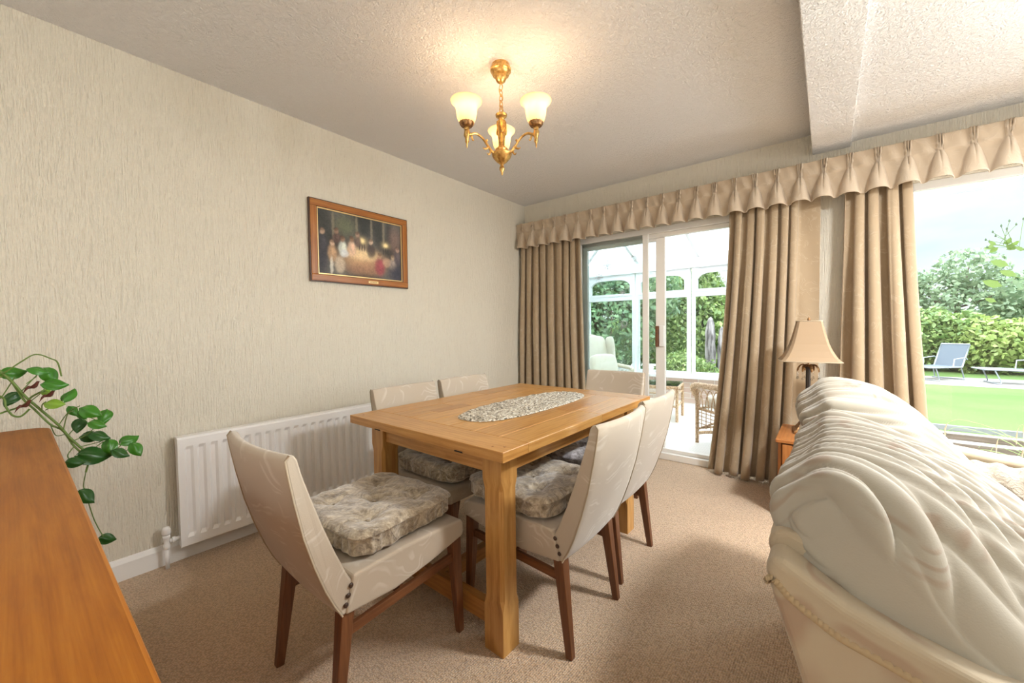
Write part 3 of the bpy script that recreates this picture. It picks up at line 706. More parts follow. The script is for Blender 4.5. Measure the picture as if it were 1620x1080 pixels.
# ------------------------------------------------------------------ picture on the wall
P = thing('framed_picture', 'framed painting of a candlelit dinner party in a reddish wooden frame on the cream wall', 'picture', (0, -1.908, 1.71))
PW, PH = .735, .52
def frame_ring(name, m, i0, i1, x0, x1, parent, bevel=0):
    b = MB(); w, h = PW/2, PH/2
    for (a, c, d, e_, ax) in ((-w+i0, w-i0, h-i1, h-i0, 1), (-w+i0, w-i0, -h+i0, -h+i1, 1), (-w+i0, -w+i1, -h+i1, h-i1, 2), (w-i1, w-i0, -h+i1, h-i1, 2)): b.box(x0, x1, a, c, d, e_, axis=ax)
    return b.build(name, m, parent, bevel)
frame_ring('frame_edge', 'dark_trim', 0, .008, .004, .022, P, .001)
fr = frame_ring('frame', 'frame_wood', .006, .046, .004, .026, P, .003)
frame_ring('inner_slip', 'dark_trim', .044, .049, .004, .023, P)
frame_ring('gilt_slip', 'gilt', .049, .056, .004, .019, P)
b = MB(); GN, GM = 210, 144; w, h = PW/2-.054, PH/2-.054
b.grid(GN, GM, lambda u, v: (.012, -w+2*w*u, -h+2*h*v), smooth=False, flip=False)
cv = b.build('canvas', 'painting_canvas', P)
def paint(u, v):
    """u left to right, v bottom to top; generic candle-lit party of dabs"""
    rs = random.Random(int(u*5000)*7919+int(v*5000)); c = np.array([.085, .085, .08])
    c = c*(1.1+.5*math.sin(u*9)*math.sin(v*7+1)); 
    def dab(c, x, y, sx, sy, col, k=1.0):
        g = math.exp(-(((u-x)/sx)**2+((v-y)/sy)**2)**1.4); return c*(1-g*k)+np.array(col)*g*k
    def hard(c, x, y, sx, sy, col, k=1.0):
        g = 1/(1+math.exp(min(40, (((u-x+.002*math.sin(v*60+x*50))/sx)**2+((v-y+.003*math.sin(u*80))/sy)**2-1)*4))); return c*(1-g*k)+np.array(col)*g*k
    for x, w_ in ((.06, .10), (.52, .07), (.70, .06), (.84, .05)): c = dab(c, x, .85, w_, .30, (.05, .055, .055), .85)
    for x in (.165, .43, .61, .765): c = hard(c, x, .80, .014, .28, (.24, .215, .165), .75)
    c = dab(c, .30, .80, .12, .17, (.15, .165, .11), .85); c = dab(c, .92, .72, .08, .24, (.23, .16, .14), .8)
    c = dab(c, .50, .28, .25, .20, (.52, .33, .19)); c = dab(c, .50, .38, .19, .09, (.82, .64, .38), .9)
    c = dab(c, .60, .15, .17, .10, (.34, .19, .13), .7); c = dab(c, .40, .12, .10, .08, (.30, .17, .12), .6)
    for (x, y, s) in ((.49, .61, .036), (.79, .60, .030)):
        c = dab(c, x, y, s*2, s*2.2, (.45, .36, .20), .6); c = dab(c, x, y, s, s*1.2, (.95, .78, .42))
        for q_ in (-.03, 0, .03): c = hard(c, x+q_, y-.11, .007, .06, (.05, .05, .05), .8)
    F_ = [(.05, .62, (.06, .06, .07), (.48, .34, .25), .060, .20), (.15, .46, (.46, .30, .18), (.60, .42, .30), .048, .13), (.265, .55, (.58, .62, .56), (.30, .18, .12), .045, .12), (.37, .57, (.66, .46, .34), (.28, .17, .11), .045, .12),
          (.60, .58, (.07, .06, .06), (.60, .44, .33), .052, .12), (.71, .36, (.30, .07, .09), (.42, .27, .18), .065, .15), (.885, .37, (.40, .33, .28), (.50, .38, .26), .050, .10), (.95, .52, (.12, .10, .11), (.45, .30, .24), .045, .12), (.20, .66, (.12, .08, .07), (.30, .19, .14), .045, .08), (.44, .66, (.14, .10, .09), (.36, .24, .18), .04, .08)]
    for (x, y, body, head, bx, by) in F_:
        c = hard(c, x, y-by*.95, bx, by, body, .9); c = hard(c, x+.012, y-by*.7, bx*.4, by*.5, [min(1, q_*1.5) for q_ in body], .5); c = hard(c, x, y+.035, .024, .045, head, .9); c = hard(c, x-.004, y+.065, .026, .026, (.10, .065, .045), .6)
    c = hard(c, .23, .17, .055, .13, (.62, .52, .40), .7); c = hard(c, .14, .14, .018, .13, (.72, .70, .62), .7); c = hard(c, .285, .36, .045, .06, (.66, .70, .74), .7); c = hard(c, .80, .30, .05, .08, (.66, .44, .30), .6)
    c = dab(c, .94, .12, .12, .20, (.05, .05, .075), .9); c = dab(c, .04, .20, .06, .22, (.055, .055, .07), .85)
    return c*(.92+.16*rs.random())
ca = cv.data.color_attributes.new('paint', 'FLOAT_COLOR', 'POINT')
ca.data.foreach_set('color', np.array([(*paint(i/(GN-1), j/(GM-1)), 1) for j in range(GM) for i in range(GN)], dtype=float).ravel())
b = MB(); b.box(.026, .0275, .03, .105, -h-.038, -h-.022); b.build('name_plate', 'gilt', P)
b = MB()
for k in range(6): b.box(.0275, .0279, .042+k*.009, .048+k*.009, -h-.032, -h-.028)
b.build('engraving', 'dark_trim', P)

# ------------------------------------------------------------------ chandelier
CC = Vector((1.273, -1.909, 0)); CHN = thing('chandelier', 'gilt three-arm chandelier with cream fluted glass shades, lit, hanging from the ceiling', 'chandelier', (CC.x, CC.y, H))
zc = lambda z: z-H
b = MB(); b.lathe([(0, zc(2.338)), (.008, zc(2.34)), (.022, zc(2.352)), (.028, zc(2.366)), (.028, zc(2.374)), (.040, zc(2.380)), (.043, zc(2.392)), (.050, zc(2.398)), (.052, zc(2.408)), (.047, zc(2.416)), (.044, zc(2.4299))], seg=32,
        flute=lambda a, z: .03*math.cos(24*a) if zc(2.36) < z < zc(2.379) else 0); b.build('canopy', 'antique_gold', CHN)
b = MB()
def link(z, rot, r=.0095, hgt=.017, th_=.0022):
    pts = [(r*math.cos(a)*math.cos(rot), r*math.cos(a)*math.sin(rot), z+hgt*math.sin(a)) for a in np.linspace(0, 2*PI, 17)[:-1]]; b.tube(pts, th_, 6, closed=True)
for k in range(5): link(zc(2.322)-k*.0262, k*PI/2)
b.build('chain', 'antique_gold', CHN)
b = MB(); b.tube(spline([(0, 0, zc(2.34)), (-.012, 0, zc(2.31)), (.006, .006, zc(2.27)), (-.01, 0, zc(2.24)), (0, 0, zc(2.215))], 20), .003, 6); b.build('flex', 'cable_gold', CHN)
b = MB(); b.tube([(.012*math.cos(a), 0, zc(2.207)+.012*math.sin(a)) for a in np.linspace(0, 2*PI, 17)[:-1]], .0022, 6, closed=True)
b.build('hanging_ring', 'antique_gold', CHN)
def fl(a, z): return .10*math.cos(8*a) if zc(2.02) < z < zc(2.165) else 0
b = MB(); b.lathe([(0, zc(1.893)), (.004, zc(1.90)), (.007, zc(1.912)), (.013, zc(1.924)), (.012, zc(1.936)), (.006, zc(1.944)), (.010, zc(1.950)), (.026, zc(1.962)), (.044, zc(1.982)), (.050, zc(1.998)), (.047, zc(2.004)), (.036, zc(2.010)),
     (.024, zc(2.014)), (.028, zc(2.022)), (.022, zc(2.030)), (.0135, zc(2.036)), (.014, zc(2.06)), (.017, zc(2.10)), (.021, zc(2.14)), (.022, zc(2.158)), (.012, zc(2.166)), (.014, zc(2.172)), (.026, zc(2.180)), (.029, zc(2.190)), (.018, zc(2.198)), (.006, zc(2.203)), (0, zc(2.204))], seg=32, flute=fl)
b.build('body', 'antique_gold', CHN)
b = MB()
for k in range(3):   # draped leaf swags on the column
    a0 = 2*PI*k/3+.4; pts = [(.022*math.cos(a0+.9*t_), .022*math.sin(a0+.9*t_), zc(2.155)-.055*math.sin(PI*t_*.5)) for t_ in np.linspace(0, 1.6, 14)]
    b.tube(pts, [.002+.004*math.sin(PI*i/13) for i in range(14)], 6)
b.build('leaf_swag', 'antique_gold', CHN)
dv = Vector((-.6363, .7714, 0)); lv = Vector((-.7714, -.6363, 0))
for k, ang in enumerate((0, 120, 240)):
    d = dv*math.cos(math.radians(ang))+lv*math.sin(math.radians(ang)); up = Vector((0, 0, 1)); ra = .188
    arm = thing('arm', None, None); arm.parent = CHN
    prof = [(.030, 1.998), (.055, 2.000), (.075, 2.020), (.105, 2.052), (.140, 2.066), (.168, 2.056), (.186, 2.052)]
    pts = spline([d*r+up*zc(z) for r, z in prof], 26)
    b = MB(); b.tube(pts, [.0085-.003*abs(math.sin(i/26*PI)) for i in range(27)], 8)
    # scrolled leaves
    for (r, z, dx, dz, s) in ((.075, 2.016, .028, -.012, 1), (.088, 2.030, -.010, .024, .8), (.060, 2.002, .02, -.022, .9), (.165, 2.050, -.014, -.022, .8)):
        p0 = d*r+up*zc(z); p1 = p0+d*dx*.6+up*dz*.9; p2 = p0+d*(dx*1.1)+up*(dz*.6); b.tube(spline([p0, p1, p2], 8), [.006*s, .0062*s, .0055*s, .005*s, .004*s, .0035*s, .003*s, .002*s, .0008], 6)
    c = d*ra+up*0
    b.lathe([(0, zc(1.985)), (.003, zc(1.995)), (.004, zc(2.008)), (.009, zc(2.018)), (.008, zc(2.032)), (.013, zc(2.046)), (.014, zc(2.062)), (.010, zc(2.072)), (.013, zc(2.078)), (.011, zc(2.084))], c, 16, flute=lambda a, z: .18*math.cos(3*a+z*160))
    b.build('arm_tube', 'antique_gold', arm)
    b = MB(); b.lathe([(.011, zc(2.084)), (.026, zc(2.088)), (.033, zc(2.098)), (.034, zc(2.106)), (.030, zc(2.108))], c, 36, flute=lambda a, z: .035*math.cos(22*a)); b.build('gallery', 'antique_bronze', arm)
    out_ = [(.028, 2.100), (.036, 2.108), (.043, 2.125), (.047, 2.150), (.049, 2.168), (.053, 2.180), (.062, 2.190), (.071, 2.199), (.074, 2.205)]
    inn = [(r-.003, z+.002) for r, z in out_][::-1]
    b = MB(); b.lathe([(r, zc(z)) for r, z in out_+inn], c, 60, flute=lambda a, z: .016*math.cos(30*a)*(1 if z < zc(2.182) else 0), cap=False); b.build('shade', 'shade_glass', arm)
    b = MB(); b.lathe([(0, zc(2.11)), (.008, zc(2.112)), (.014, zc(2.130)), (.017, zc(2.145)), (.014, zc(2.158)), (.006, zc(2.166)), (0, zc(2.168))], c, 14); b.build('bulb', 'bulb_glow', arm)
    l = bpy.data.lights.new('bulb_light', 'POINT'); l.energy = BULB; l.color = (1, .70, .44); l.shadow_soft_size = .02
    lo = bpy.data.objects.new('bulb_light', l); COL.objects.link(lo); lo.parent = CHN; lo.location = c+up*zc(2.185)

# ------------------------------------------------------------------ curtains
def curtain(label, top, bot, n, zt, zb, seed, ybase=-.10, amp=.038, flat=None, lead=None):
    rnd = random.Random(seed); NU, NV = 26*n+1, 40
    wob = [rnd.uniform(-.9, .9) for _ in range(n+2)]; am = [rnd.uniform(.55, 1.35) for _ in range(n+2)]
    def fn(u, v):
        z = zt+(zb-zt)*v; x0 = top[0]+(bot[0]-top[0])*v**1.6; x1 = top[1]+(bot[1]-top[1])*v**1.3
        s = u; fl = 0
        if flat and s > 1-flat: fl = smoothstep(1-flat, 1-flat*.75, s)
        ph = s*n; i = int(min(ph, n-1)); f = ph-i
        w = wob[i]*(1-f)+wob[i+1]*f; a = (am[i]*(1-f)+am[i+1]*f)*amp*(.55+.65*smoothstep(0, .5, v))
        th_ = 2*PI*(ph+.16*w+.05*math.sin(2.2*v+i))
        x = x0+(x1-x0)*s; y = ybase - a*math.cos(th_)*(1-fl); x += .30*(x1-x0)/n*math.sin(2*th_)*.55*(1-fl)
        if lead:   # a broad leading panel at the left edge
            k = 1-smoothstep(0, lead, s); y = y*(1-k)+(ybase+.012+.03*math.sin(5*s/lead))*k
            z2 = z
        y += .004*math.sin(z*5+s*21)-.02*v+(.045*fl)
        zz = z+.006*math.sin(th_*.5+seed)*(v > .999)
        return (x, y, zz)
    b = MB(); b.grid(NU, NV, fn)
    o = b.build('curtain', 'curtain_fabric'); m = o.modifiers.new('solid', 'SOLIDIFY'); m.thickness = .003
    return tag(o, label, 'curtain', 'floor-length gold beige curtains')
curtain('gold beige floor-length curtain in the corner, left of the sliding door', (.045, .725), (.03, .80), 8, 2.06, .022, 3, ybase=-.085, amp=.034)
curtain('gold beige floor-length curtain between the open door and the table lamp', (1.972, 2.50), (1.83, 2.50), 8, 2.06, .018, 8, ybase=-.095, amp=.042, flat=.26, lead=.14)
curtain('gold beige floor-length curtain at the left edge of the picture window, behind the sofa', (2.612, 2.915), (2.585, 3.035), 4, 2.06, .02, 15, ybase=-.095, amp=.040)

# pinch-pleated pelmet
PZ0, PZ1, PP = 1.952, 2.205, .1285
def pel(x0, x1, nu, nv):
    rnd = random.Random(4); js = [rnd.uniform(-.10, .10) for _ in range(60)]; hs = [rnd.uniform(.85, 1.2) for _ in range(60)]
    def fn(uu, v):
        x = x0+(x1-x0)*uu; k = (x-.075)/PP; i = int(math.floor(k+.5)); u = k-i; z = PZ1+(PZ0-PZ1)*v; vp = .36
        j = js[i % 60]; h_ = hs[i % 60]
        if v < vp:
            t_ = v/vp; out = 0
            for q in (-1, 0, 1):
                c = q*.10*(1-.55*t_)+j*.3*t_; out = max(out, (math.exp(-((u-c)/.026)**2)-.35*math.exp(-((u-c)/.07)**2))*(.034-.006*t_))
            base = -.006*math.cos(2*PI*u)*t_
            y = out+base
        else:
            t_ = (v-vp)/(1-vp); w = .06+.34*t_**.65; c = j*(1-t_)*.3+j*.7*t_
            a = abs((u-c)/w); bell = (1-a**2.6) if a < 1 else 0
            amp_ = .006+.048*t_**.55*h_; crease = .016*math.exp(-((u-c)/.025)**2)*(1-t_)**2.5
            y = bell**.6*amp_ - .006*math.cos(2*PI*(u-c))*0 - .014*smoothstep(.8, 1.3, a)*t_**.5 - crease
            z += .007*bell*t_*t_*1.0 - .004*t_
        y += .0018*math.sin(x*90+z*40)
        return (x, -.142-y, z)
    return fn
b = MB(); b.grid(37*40+1, 44, pel(0.004, 4.75, 0, 0))
pelm = thing('pelmet', 'long pinch-pleated beige fabric pelmet running over the door and window', 'pelmet', (0, 0, 0))
o = b.build('pleated_valance', 'pelmet_fabric', pelm); md = o.modifiers.new('solid', 'SOLIDIFY'); md.thickness = .004
boxes('pelmet_board', 'white_paint', [(.004, 4.75, -.125, -.001, 2.175, 2.19)], pelm)
# curtain tracks with dark gliders under the pelmet
TR = thing('curtain_track', 'white curtain track with dark gliders behind the pelmet', 'curtain track', (0, 0, 0))
boxes('rail', 'white_gloss', [(.03, 4.70, -.075, -.055, 2.075, 2.095), (.03, 4.70, -.055, -.001, 2.085, 2.092)], TR)
b = MB()
for k in range(60): b.box(.75+k*.021, .762+k*.021, -.072, -.058, 2.058, 2.075)
b.build('gliders', 'black_void', TR)

# ------------------------------------------------------------------ side cabinet and lamp
KX0, KX1, KY0, KY1, KZ = 2.322, 2.66, -.66, -.21, .468
K = thing('side_cabinet', 'small reddish wooden cabinet with a panelled door, between the curtain and the sofa', 'cabinet', (KX0, KY0, 0)); ox, oy = KX0, KY0
w, d_ = KX1-KX0, KY1-KY0
boxes('carcass', 'cabinet_wood', [(0, .018, .02, d_, .0, KZ-.02), (w-.018, w, .02, d_, 0, KZ-.02), (.018, w-.018, .02, d_, .03, .05), (.018, w-.018, d_-.012, d_, .05, KZ-.02), (.018, w-.018, .03, .05, 0, .05)], K, .002, 2)
boxes('top', 'cabinet_wood', [(-.012, w+.012, -.006, d_+.004, KZ-.022, KZ)], K, .006, 1)
dr = boxes('door', 'cabinet_wood', [(.022, .072, 0, .02, .055, KZ-.03), (w-.072, w-.022, 0, .02, .055, KZ-.03), (.072, w-.072, 0, .02, KZ-.08, KZ-.03), (.072, w-.072, 0, .02, .055, .105)], K, .003, 2)
boxes('raised_panel', 'cabinet_wood', [(.072, w-.072, .008, .016, .105, KZ-.08), (.092, w-.092, .001, .010, .125, KZ-.10)], dr, .006, 2)
b = MB(); b.lathe([(0, 0), (.012, .004), (.014, .012), (.006, .02), (.006, .026)], (0, 0, 0), 14); b.xform(Matrix.Translation((w-.045, -.026, .28)) @ Matrix.Rotation(-PI/2, 4, 'X')); b.build('knob', 'antique_bronze', dr)

LX, LY = 2.455, -.40
L_ = thing('table_lamp', 'table lamp with a square beige silk shade and bronze palm-tree base, on the side cabinet', 'lamp', (LX, LY, KZ+.001), .13)
def sqring(b, h, z, cut=.0):
    pts = [(-h, -h), (h, -h), (h, h), (-h, h)]; b.v += [Vector((x, y, z)) for x, y in pts]
def sqloft(b, prof, cap=True, smooth=False):
    s0 = len(b.v)
    for h, z in prof: sqring(b, h, z)
    for i in range(len(prof)-1):
        for k in range(4): k2 = (k+1) % 4; a = s0+i*4; b.face((a+k, a+k2, a+4+k2, a+4+k), None, False)
    if cap: b.face([s0+k for k in range(4)][::-1]); b.face([s0+len(prof)*4-4+k for k in range(4)])
b = MB(); sqloft(b, [(.070, 0), (.074, .004), (.074, .014), (.068, .020), (.060, .024), (.048, .042), (.036, .068), (.026, .100), (.020, .128), (.030, .134), (.031, .142), (.026, .150), (.014, .156)])
for k in range(4):
    a = PI/4+k*PI/2; b.lathe([(0, 0), (.012, .001), (.014, .008), (.008, .014)], (.088*math.cos(a), .088*math.sin(a), 0), 10)
b.build('foot', 'antique_bronze', L_, .0025)
b = MB(); b.lathe([(.012, .152), (.016, .158), (.024, .165), (.018, .172), (.014, .176), (.026, .186), (.030, .200), (.028, .216), (.021, .228), (.026, .232), (.034, .240), (.030, .246), (.012, .248)], (0, 0, 0), 24, flute=lambda a, z: .10*abs(math.cos(4*a+z*60)) if .18 < z < .228 else 0); b.build('urn', 'antique_bronze', L_)
b = MB(); b.lathe([(.0125, .246), (.0125, .262), (.0115, .27), (.0115, .395), (.016, .40), (.016, .41)], (0, 0, 0), 20, flute=lambda a, z: .08*math.cos(10*a)); b.build('column', 'dark_metal', L_)
b = MB()
for k in range(8):   # palm fronds
    a = 2*PI*k/8+.2; r = [(.008, .405), (.024, .424), (.044, .420), (.056, .402), (.060, .382)]; c_, s_ = math.cos(a), math.sin(a)
    pts = spline([(q*c_, q*s_, z) for q, z in r], 12); s0 = len(b.v)
    for i, p_ in enumerate(pts):
        wd = .0085*math.sin(PI*(i+1)/14)+.001
        b.v += [p_+Vector((-s_*wd, c_*wd, -.003)), p_+Vector((0, 0, .001)), p_+Vector((s_*wd, -c_*wd, -.003))]
    for i in range(12):
        for q in (0, 1): b.face((s0+i*3+q, s0+i*3+q+1, s0+i*3+q+4, s0+i*3+q+3), None, True)
o = b.build('palm_fronds', 'antique_bronze', L_); md = o.modifiers.new('s', 'SOLIDIFY'); md.thickness = .0015
b = MB()
for k in range(8):
    a = 2*PI*k/8+.2; c_, s_ = math.cos(a)*.058, math.sin(a)*.058
    for q in range(3): b.lathe([(0, -.0035), (.0035, 0), (0, .0035)], (c_, s_, .372-q*.0085), 6)
    b.lathe([(0, -.016), (.0055, -.009), (.0035, 0), (0, .004)], (c_, s_, .345), 6)
b.build('crystal_drops', 'crystal', L_)
b = MB(); b.lathe([(.004, .40), (.004, .69), (.009, .695), (.006, .71), (0, .715)], (0, 0, 0), 12); b.build('stem', 'antique_bronze', L_)
sh = [(.148, .448), (.126, .475), (.108, .510), (.093, .55), (.080, .60), (.069, .65), (.061, .690)]
b = MB(); s0 = 0
def cham(h, z):
    c = .0045+h*.10; P_ = [(-h+c, -h), (h-c, -h), (h, -h+c), (h, h-c), (h-c, h), (-h+c, h), (-h, h-c), (-h, -h+c)]; b.v += [Vector((x, y, z)) for x, y in P_]
for h, z in sh: cham(h, z)
for i in range(len(sh)-1):
    for k in range(8): k2 = (k+1) % 8; a = i*8; b.face((a+k, a+k2, a+8+k2, a+8+k), None, False)
o = b.build('lamp_shade', 'lamp_silk', L_); md = o.modifiers.new('s', 'SOLIDIFY'); md.thickness = .002
for h, z in (sh[0], sh[-1]):
    b = MB(); c = .0045+h*.10; b.tube([(x, y, z) for x, y in [(-h+c, -h), (h-c, -h), (h, -h+c), (h, h-c), (h-c, h), (-h+c, h), (-h, h-c), (-h, -h+c)]], .003, 6, closed=True); b.build('shade_trim', 'piping_cream', L_)

# ------------------------------------------------------------------ sofa
SX, SY = 2.47, -2.03
S = thing('sofa', 'cream patterned two-seater sofa with plump gathered back cushions, its back to the dining table', 'sofa', (SX, SY, 0))
y0, y1 = -.735, .735        # outer ends (local y)
def roundprof(pts): return pts
# back frame: leaning slab, rounded top roll
b = MB(); prof = [(.215, .06), (.14, .35), (.07, .60), (.012, .765), (.004, .80), (.012, .816), (.032, .824), (.060, .815), (.085, .78), (.12, .70), (.20, .50), (.26, .25), (.28, .06)]
T_ = Matrix(((0, 1, 0, 0), (1, 0, 0, 0), (0, 0, 1, 0), (0, 0, 0, 1)))
b.prism(prof, y0+.045, y1-.045, smooth=False); b.xform(T_)
for i in range(len(b.f)): b.f[i] = b.f[i][::-1]
b.build('back_frame', 'sofa_arm_fabric', S, .012, seg=3, bang=20)
AP = [(.21, .06), (.13, .35), (.062, .60), (.018, .74), (.005, .785), (.022, .806), (.06, .786), (.10, .765), (.16, .744), (.24, .722), (.36, .70), (.55, .675), (.75, .66), (.86, .645), (.90, .60), (.905, .06)]
for (ya, yb_) in ((y0-.01, y0+.10), (y1-.10, y1+.01)):
    b = MB(); b.prism(AP, ya, yb_); b.xform(T_)
    for i in range(len(b.f)): b.f[i] = b.f[i][::-1]
    o = b.build('arm', 'sofa_arm_fabric', S, .026, seg=5, bang=40)
for yy in (y0-.008, y1+.008):
    b = MB(); pts = [(.010, yy, .765), (.018, yy, .770), (.036, yy, .752), (.065, yy, .734), (.094, yy, .719), (.14, yy, .707), (.186, yy, .695), (.3, yy, .675), (.5, yy, .648), (.75, yy, .628), (.86, yy, .60), (.885, yy, .5), (.89, yy, .1)]
    pts = spline(pts, 160); b.tube([p_+Vector((0, 0, .0012*math.sin(i*2.1))) for i, p_ in enumerate(pts)], [.0055+.001*math.sin(i*2.1) for i in range(161)], 8); b.build('piping', 'braid', S)
b = MB(); b.box(.24, .86, y0+.13, y1-.13, .06, .30); b.build('base', 'sofa_arm_fabric', S, .02)
for (x, y) in ((.25, y0+.08), (.25, y1-.08), (.82, y0+.08), (.82, y1-.08)):
    b = MB(); b.lathe([(.018, 0), (.026, .06)], (x, y, 0), 12); b.build('foot', 'teak', S)
def fold(q, freq, seed):
    s = q*freq; return (abs(math.sin(s+1.3*math.sin(s*.31+seed)+seed))**.7)
def sofa_cushion(nm, cy_, hy, cx_, cz_, hx_, hz_, lean, seed, mt='sofa_fabric', amp=.017, twist=0, droop=.0):
    def disp(q, n):
        # q local: x thickness, y width, z height
        edge = math.exp(-((abs(q.x)-hx_*.82)/(hx_*.38))**2) if hx_ > 0 else 1
        topw = smoothstep(-.2, .9, q.z/hz_)
        w_ = (q.y+.28*q.x+.07*math.sin(q.z*9+seed))*(1+.12*math.sin(q.x*12+seed))
        g = fold(w_+.04*math.sin(q.z*14+seed), 52, seed)+.6*fold(w_+.16*q.z+.11*q.x, 83, seed+2)
        side = 1-.96*abs(n.y)**2
        d = amp*(g-1.0)*(.45+.55*topw)*(.6+.5*edge)*side
        d += .014*math.sin(q.y*7+seed)*math.sin(q.z*8+seed*2)*(1-abs(n.y))
        d -= .010*math.exp(-((abs(q.x)-hx_*.92)/.006)**2)*(1-abs(n.x))*1.1     # seam pull
        d += (.115 if n.x > 0 else .03)*(1-min(1, abs(q.y/hy))**3)*(1-min(1, abs(q.z/hz_))**3)*abs(n.x)
        return d
    b = MB(); b.pillow(hx_, hy, hz_, 6.5, 112, disp, 5)
    for v_ in b.v:
        v_.z -= droop*(v_.x/hx_)*smoothstep(-.5, 1, v_.z/hz_)
    M_ = Matrix.Translation((cx_, cy_, cz_)) @ Matrix.Rotation(-lean, 4, 'Y') @ Matrix.Rotation(twist, 4, 'X')
    b.xform(M_); o = b.build(nm, mt, S)
    # seam piping around the front and back panels
    for sx in (-1, 1):
        pts = []
        for k in range(90):
            a = 2*PI*k/90; c_, s_ = math.cos(a), math.sin(a); r = (abs(c_)**6.5+abs(s_)**5)**(-1/5.7); X = sx*hx_*.92; rr = (1-.92**6.5)**(1/6.5)
            p_ = Vector((X, c_*r*hy*rr*1.0, s_*r*hz_*rr)); nn = Vector((sx*.3, c_, s_)).normalized(); p_ = p_+nn*(disp(p_, nn)+.010); p_.z -= droop*(p_.x/hx_)*smoothstep(-.5, 1, p_.z/hz_)
            pts.append(M_ @ p_)
        q = MB(); q.tube(pts, .0036, 6, closed=True); q.build('seam_piping', 'piping_cream', o)
    return o
sofa_cushion('back_cushion', -.365, .345, .246, .662, .056, .305, math.radians(43), 1.0, droop=.0)
sofa_cushion('back_cushion',   .325, .330, .246, .668, .056, .305, math.radians(43), 4.3, droop=.0)
for (yc, sd) in ((-.30, 2.0), (.30, 5.0)):
    b = MB(); b.pillow(.30, .295, .075, 5, 40, lambda q, n: .006*math.sin(q.x*70+3*math.sin(q.y*30+sd))*max(0, n.z)+.02*(1-(q.x/.3)**2)*(1-(q.y/.3)**2)*max(0, n.z), 3)
    b.xform(Matrix.Translation((.60, yc, .375))); b.build('seat_cushion', 'crinkle_cotton', S)
b = MB(); b.pillow(.24, .095, .16, 3.2, 40, lambda q, n: .007*math.sin(q.x*90+3*math.sin(q.z*40))+.004*math.sin(q.z*160+q.x*60), 3)
b.xform(Matrix.Translation((3.05, -1.55, .52)) @ Matrix.Rotation(.20, 4, 'Y') @ Matrix.Rotation(.25, 4, 'X'))
tag(b.build('scatter_cushion', 'crinkle_cotton'), 'pale crinkled cushion lying against the far arm of the sofa', 'cushion')

# flush ceiling lamp over the sofa, added out of view to brighten the room
SPT = thing('added_ceiling_lamp', 'added round flush white ceiling lamp over the sofa, out of view', 'lamp', (3.40, -1.50, HR))
b = MB(); b.lathe([(.15, -.03), (.165, -.025), (.165, 0)], (0, 0, 0), 36); b.build('base', 'plastic_white', SPT)
b = MB(); b.lathe([(0, -.085), (.09, -.080), (.14, -.062), (.155, -.035), (.155, -.028)], (0, 0, 0), 36, cap=False); b.build('diffuser', 'shade_glass', SPT)
# ------------------------------------------------------------------ sideboard
BZ, BX0, BX1, BY0, BY1 = .82, .42, 2.42, -3.86, -3.375
B_ = thing('sideboard', 'long wooden sideboard with a smooth orange-brown top in the near left foreground', 'sideboard', (BX0, BY0, 0))
lx, ly = BX1-BX0, BY1-BY0
b = MB(); hh = .026; n = 8; r = .03
ring = []
for (cx_, cy_, a0) in ((lx-r, r, -90), (lx-r, ly-r, 0), (r+.03, ly-r-.03, 90), (r, r, 180)):
    rr = r if a0 != 90 else r+.03
    for k in range(n+1): a = math.radians(a0+90*k/n); ring.append((cx_+rr*math.cos(a), cy_+rr*math.sin(a)))
m_ = len(ring); zs_ = [(BZ-hh, -.004), (BZ-hh+.004, 0), (BZ-.005, 0), (BZ-.0015, -.0015), (BZ, -.005)]
cx_, cy_ = lx/2, ly/2
for z, ins_ in zs_:
    for (x, y) in ring: b.v.append(Vector((x+(ins_ if x > cx_ else -ins_), y+(ins_ if y > cy_ else -ins_), z)))
for i in range(len(zs_)-1):
    for k in range(m_): k2 = (k+1) % m_; b.face((i*m_+k, i*m_+k2, (i+1)*m_+k2, (i+1)*m_+k), [(ring[k][0], 0), (ring[k2][0], 0), (ring[k2][0], .02), (ring[k][0], .02)])
b.face([(len(zs_)-1)*m_+k for k in range(m_)], [tuple(ring[k]) for k in range(m_)]); b.face([k for k in range(m_)][::-1])
b.build('top', 'cherry_veneer', B_)
boxes('carcass', 'cherry_veneer', [(.02, lx-.02, .02, ly-.02, .10, BZ-hh)], B_, .004)
for k in range(3):
    dd = boxes('door', 'cherry_veneer', [(.04+k*(lx-.08)/3+.004, .04+(k+1)*(lx-.08)/3-.004, ly-.02, ly-.006, .12, BZ-hh-.02)], B_, .003, 2)
    b = MB(); b.lathe([(0, 0), (.013, .005), (.008, .018), (.008, .024)], (0, 0, 0), 14); b.xform(Matrix.Translation((.04+(k+.88)*(lx-.08)/3, ly+.018, .5)) @ Matrix.Rotation(PI/2, 4, 'X')); b.build('knob', 'antique_bronze', dd)
boxes('plinth', 'cherry_veneer', [(.05, lx-.05, .05, ly-.05, 0, .10)], B_)

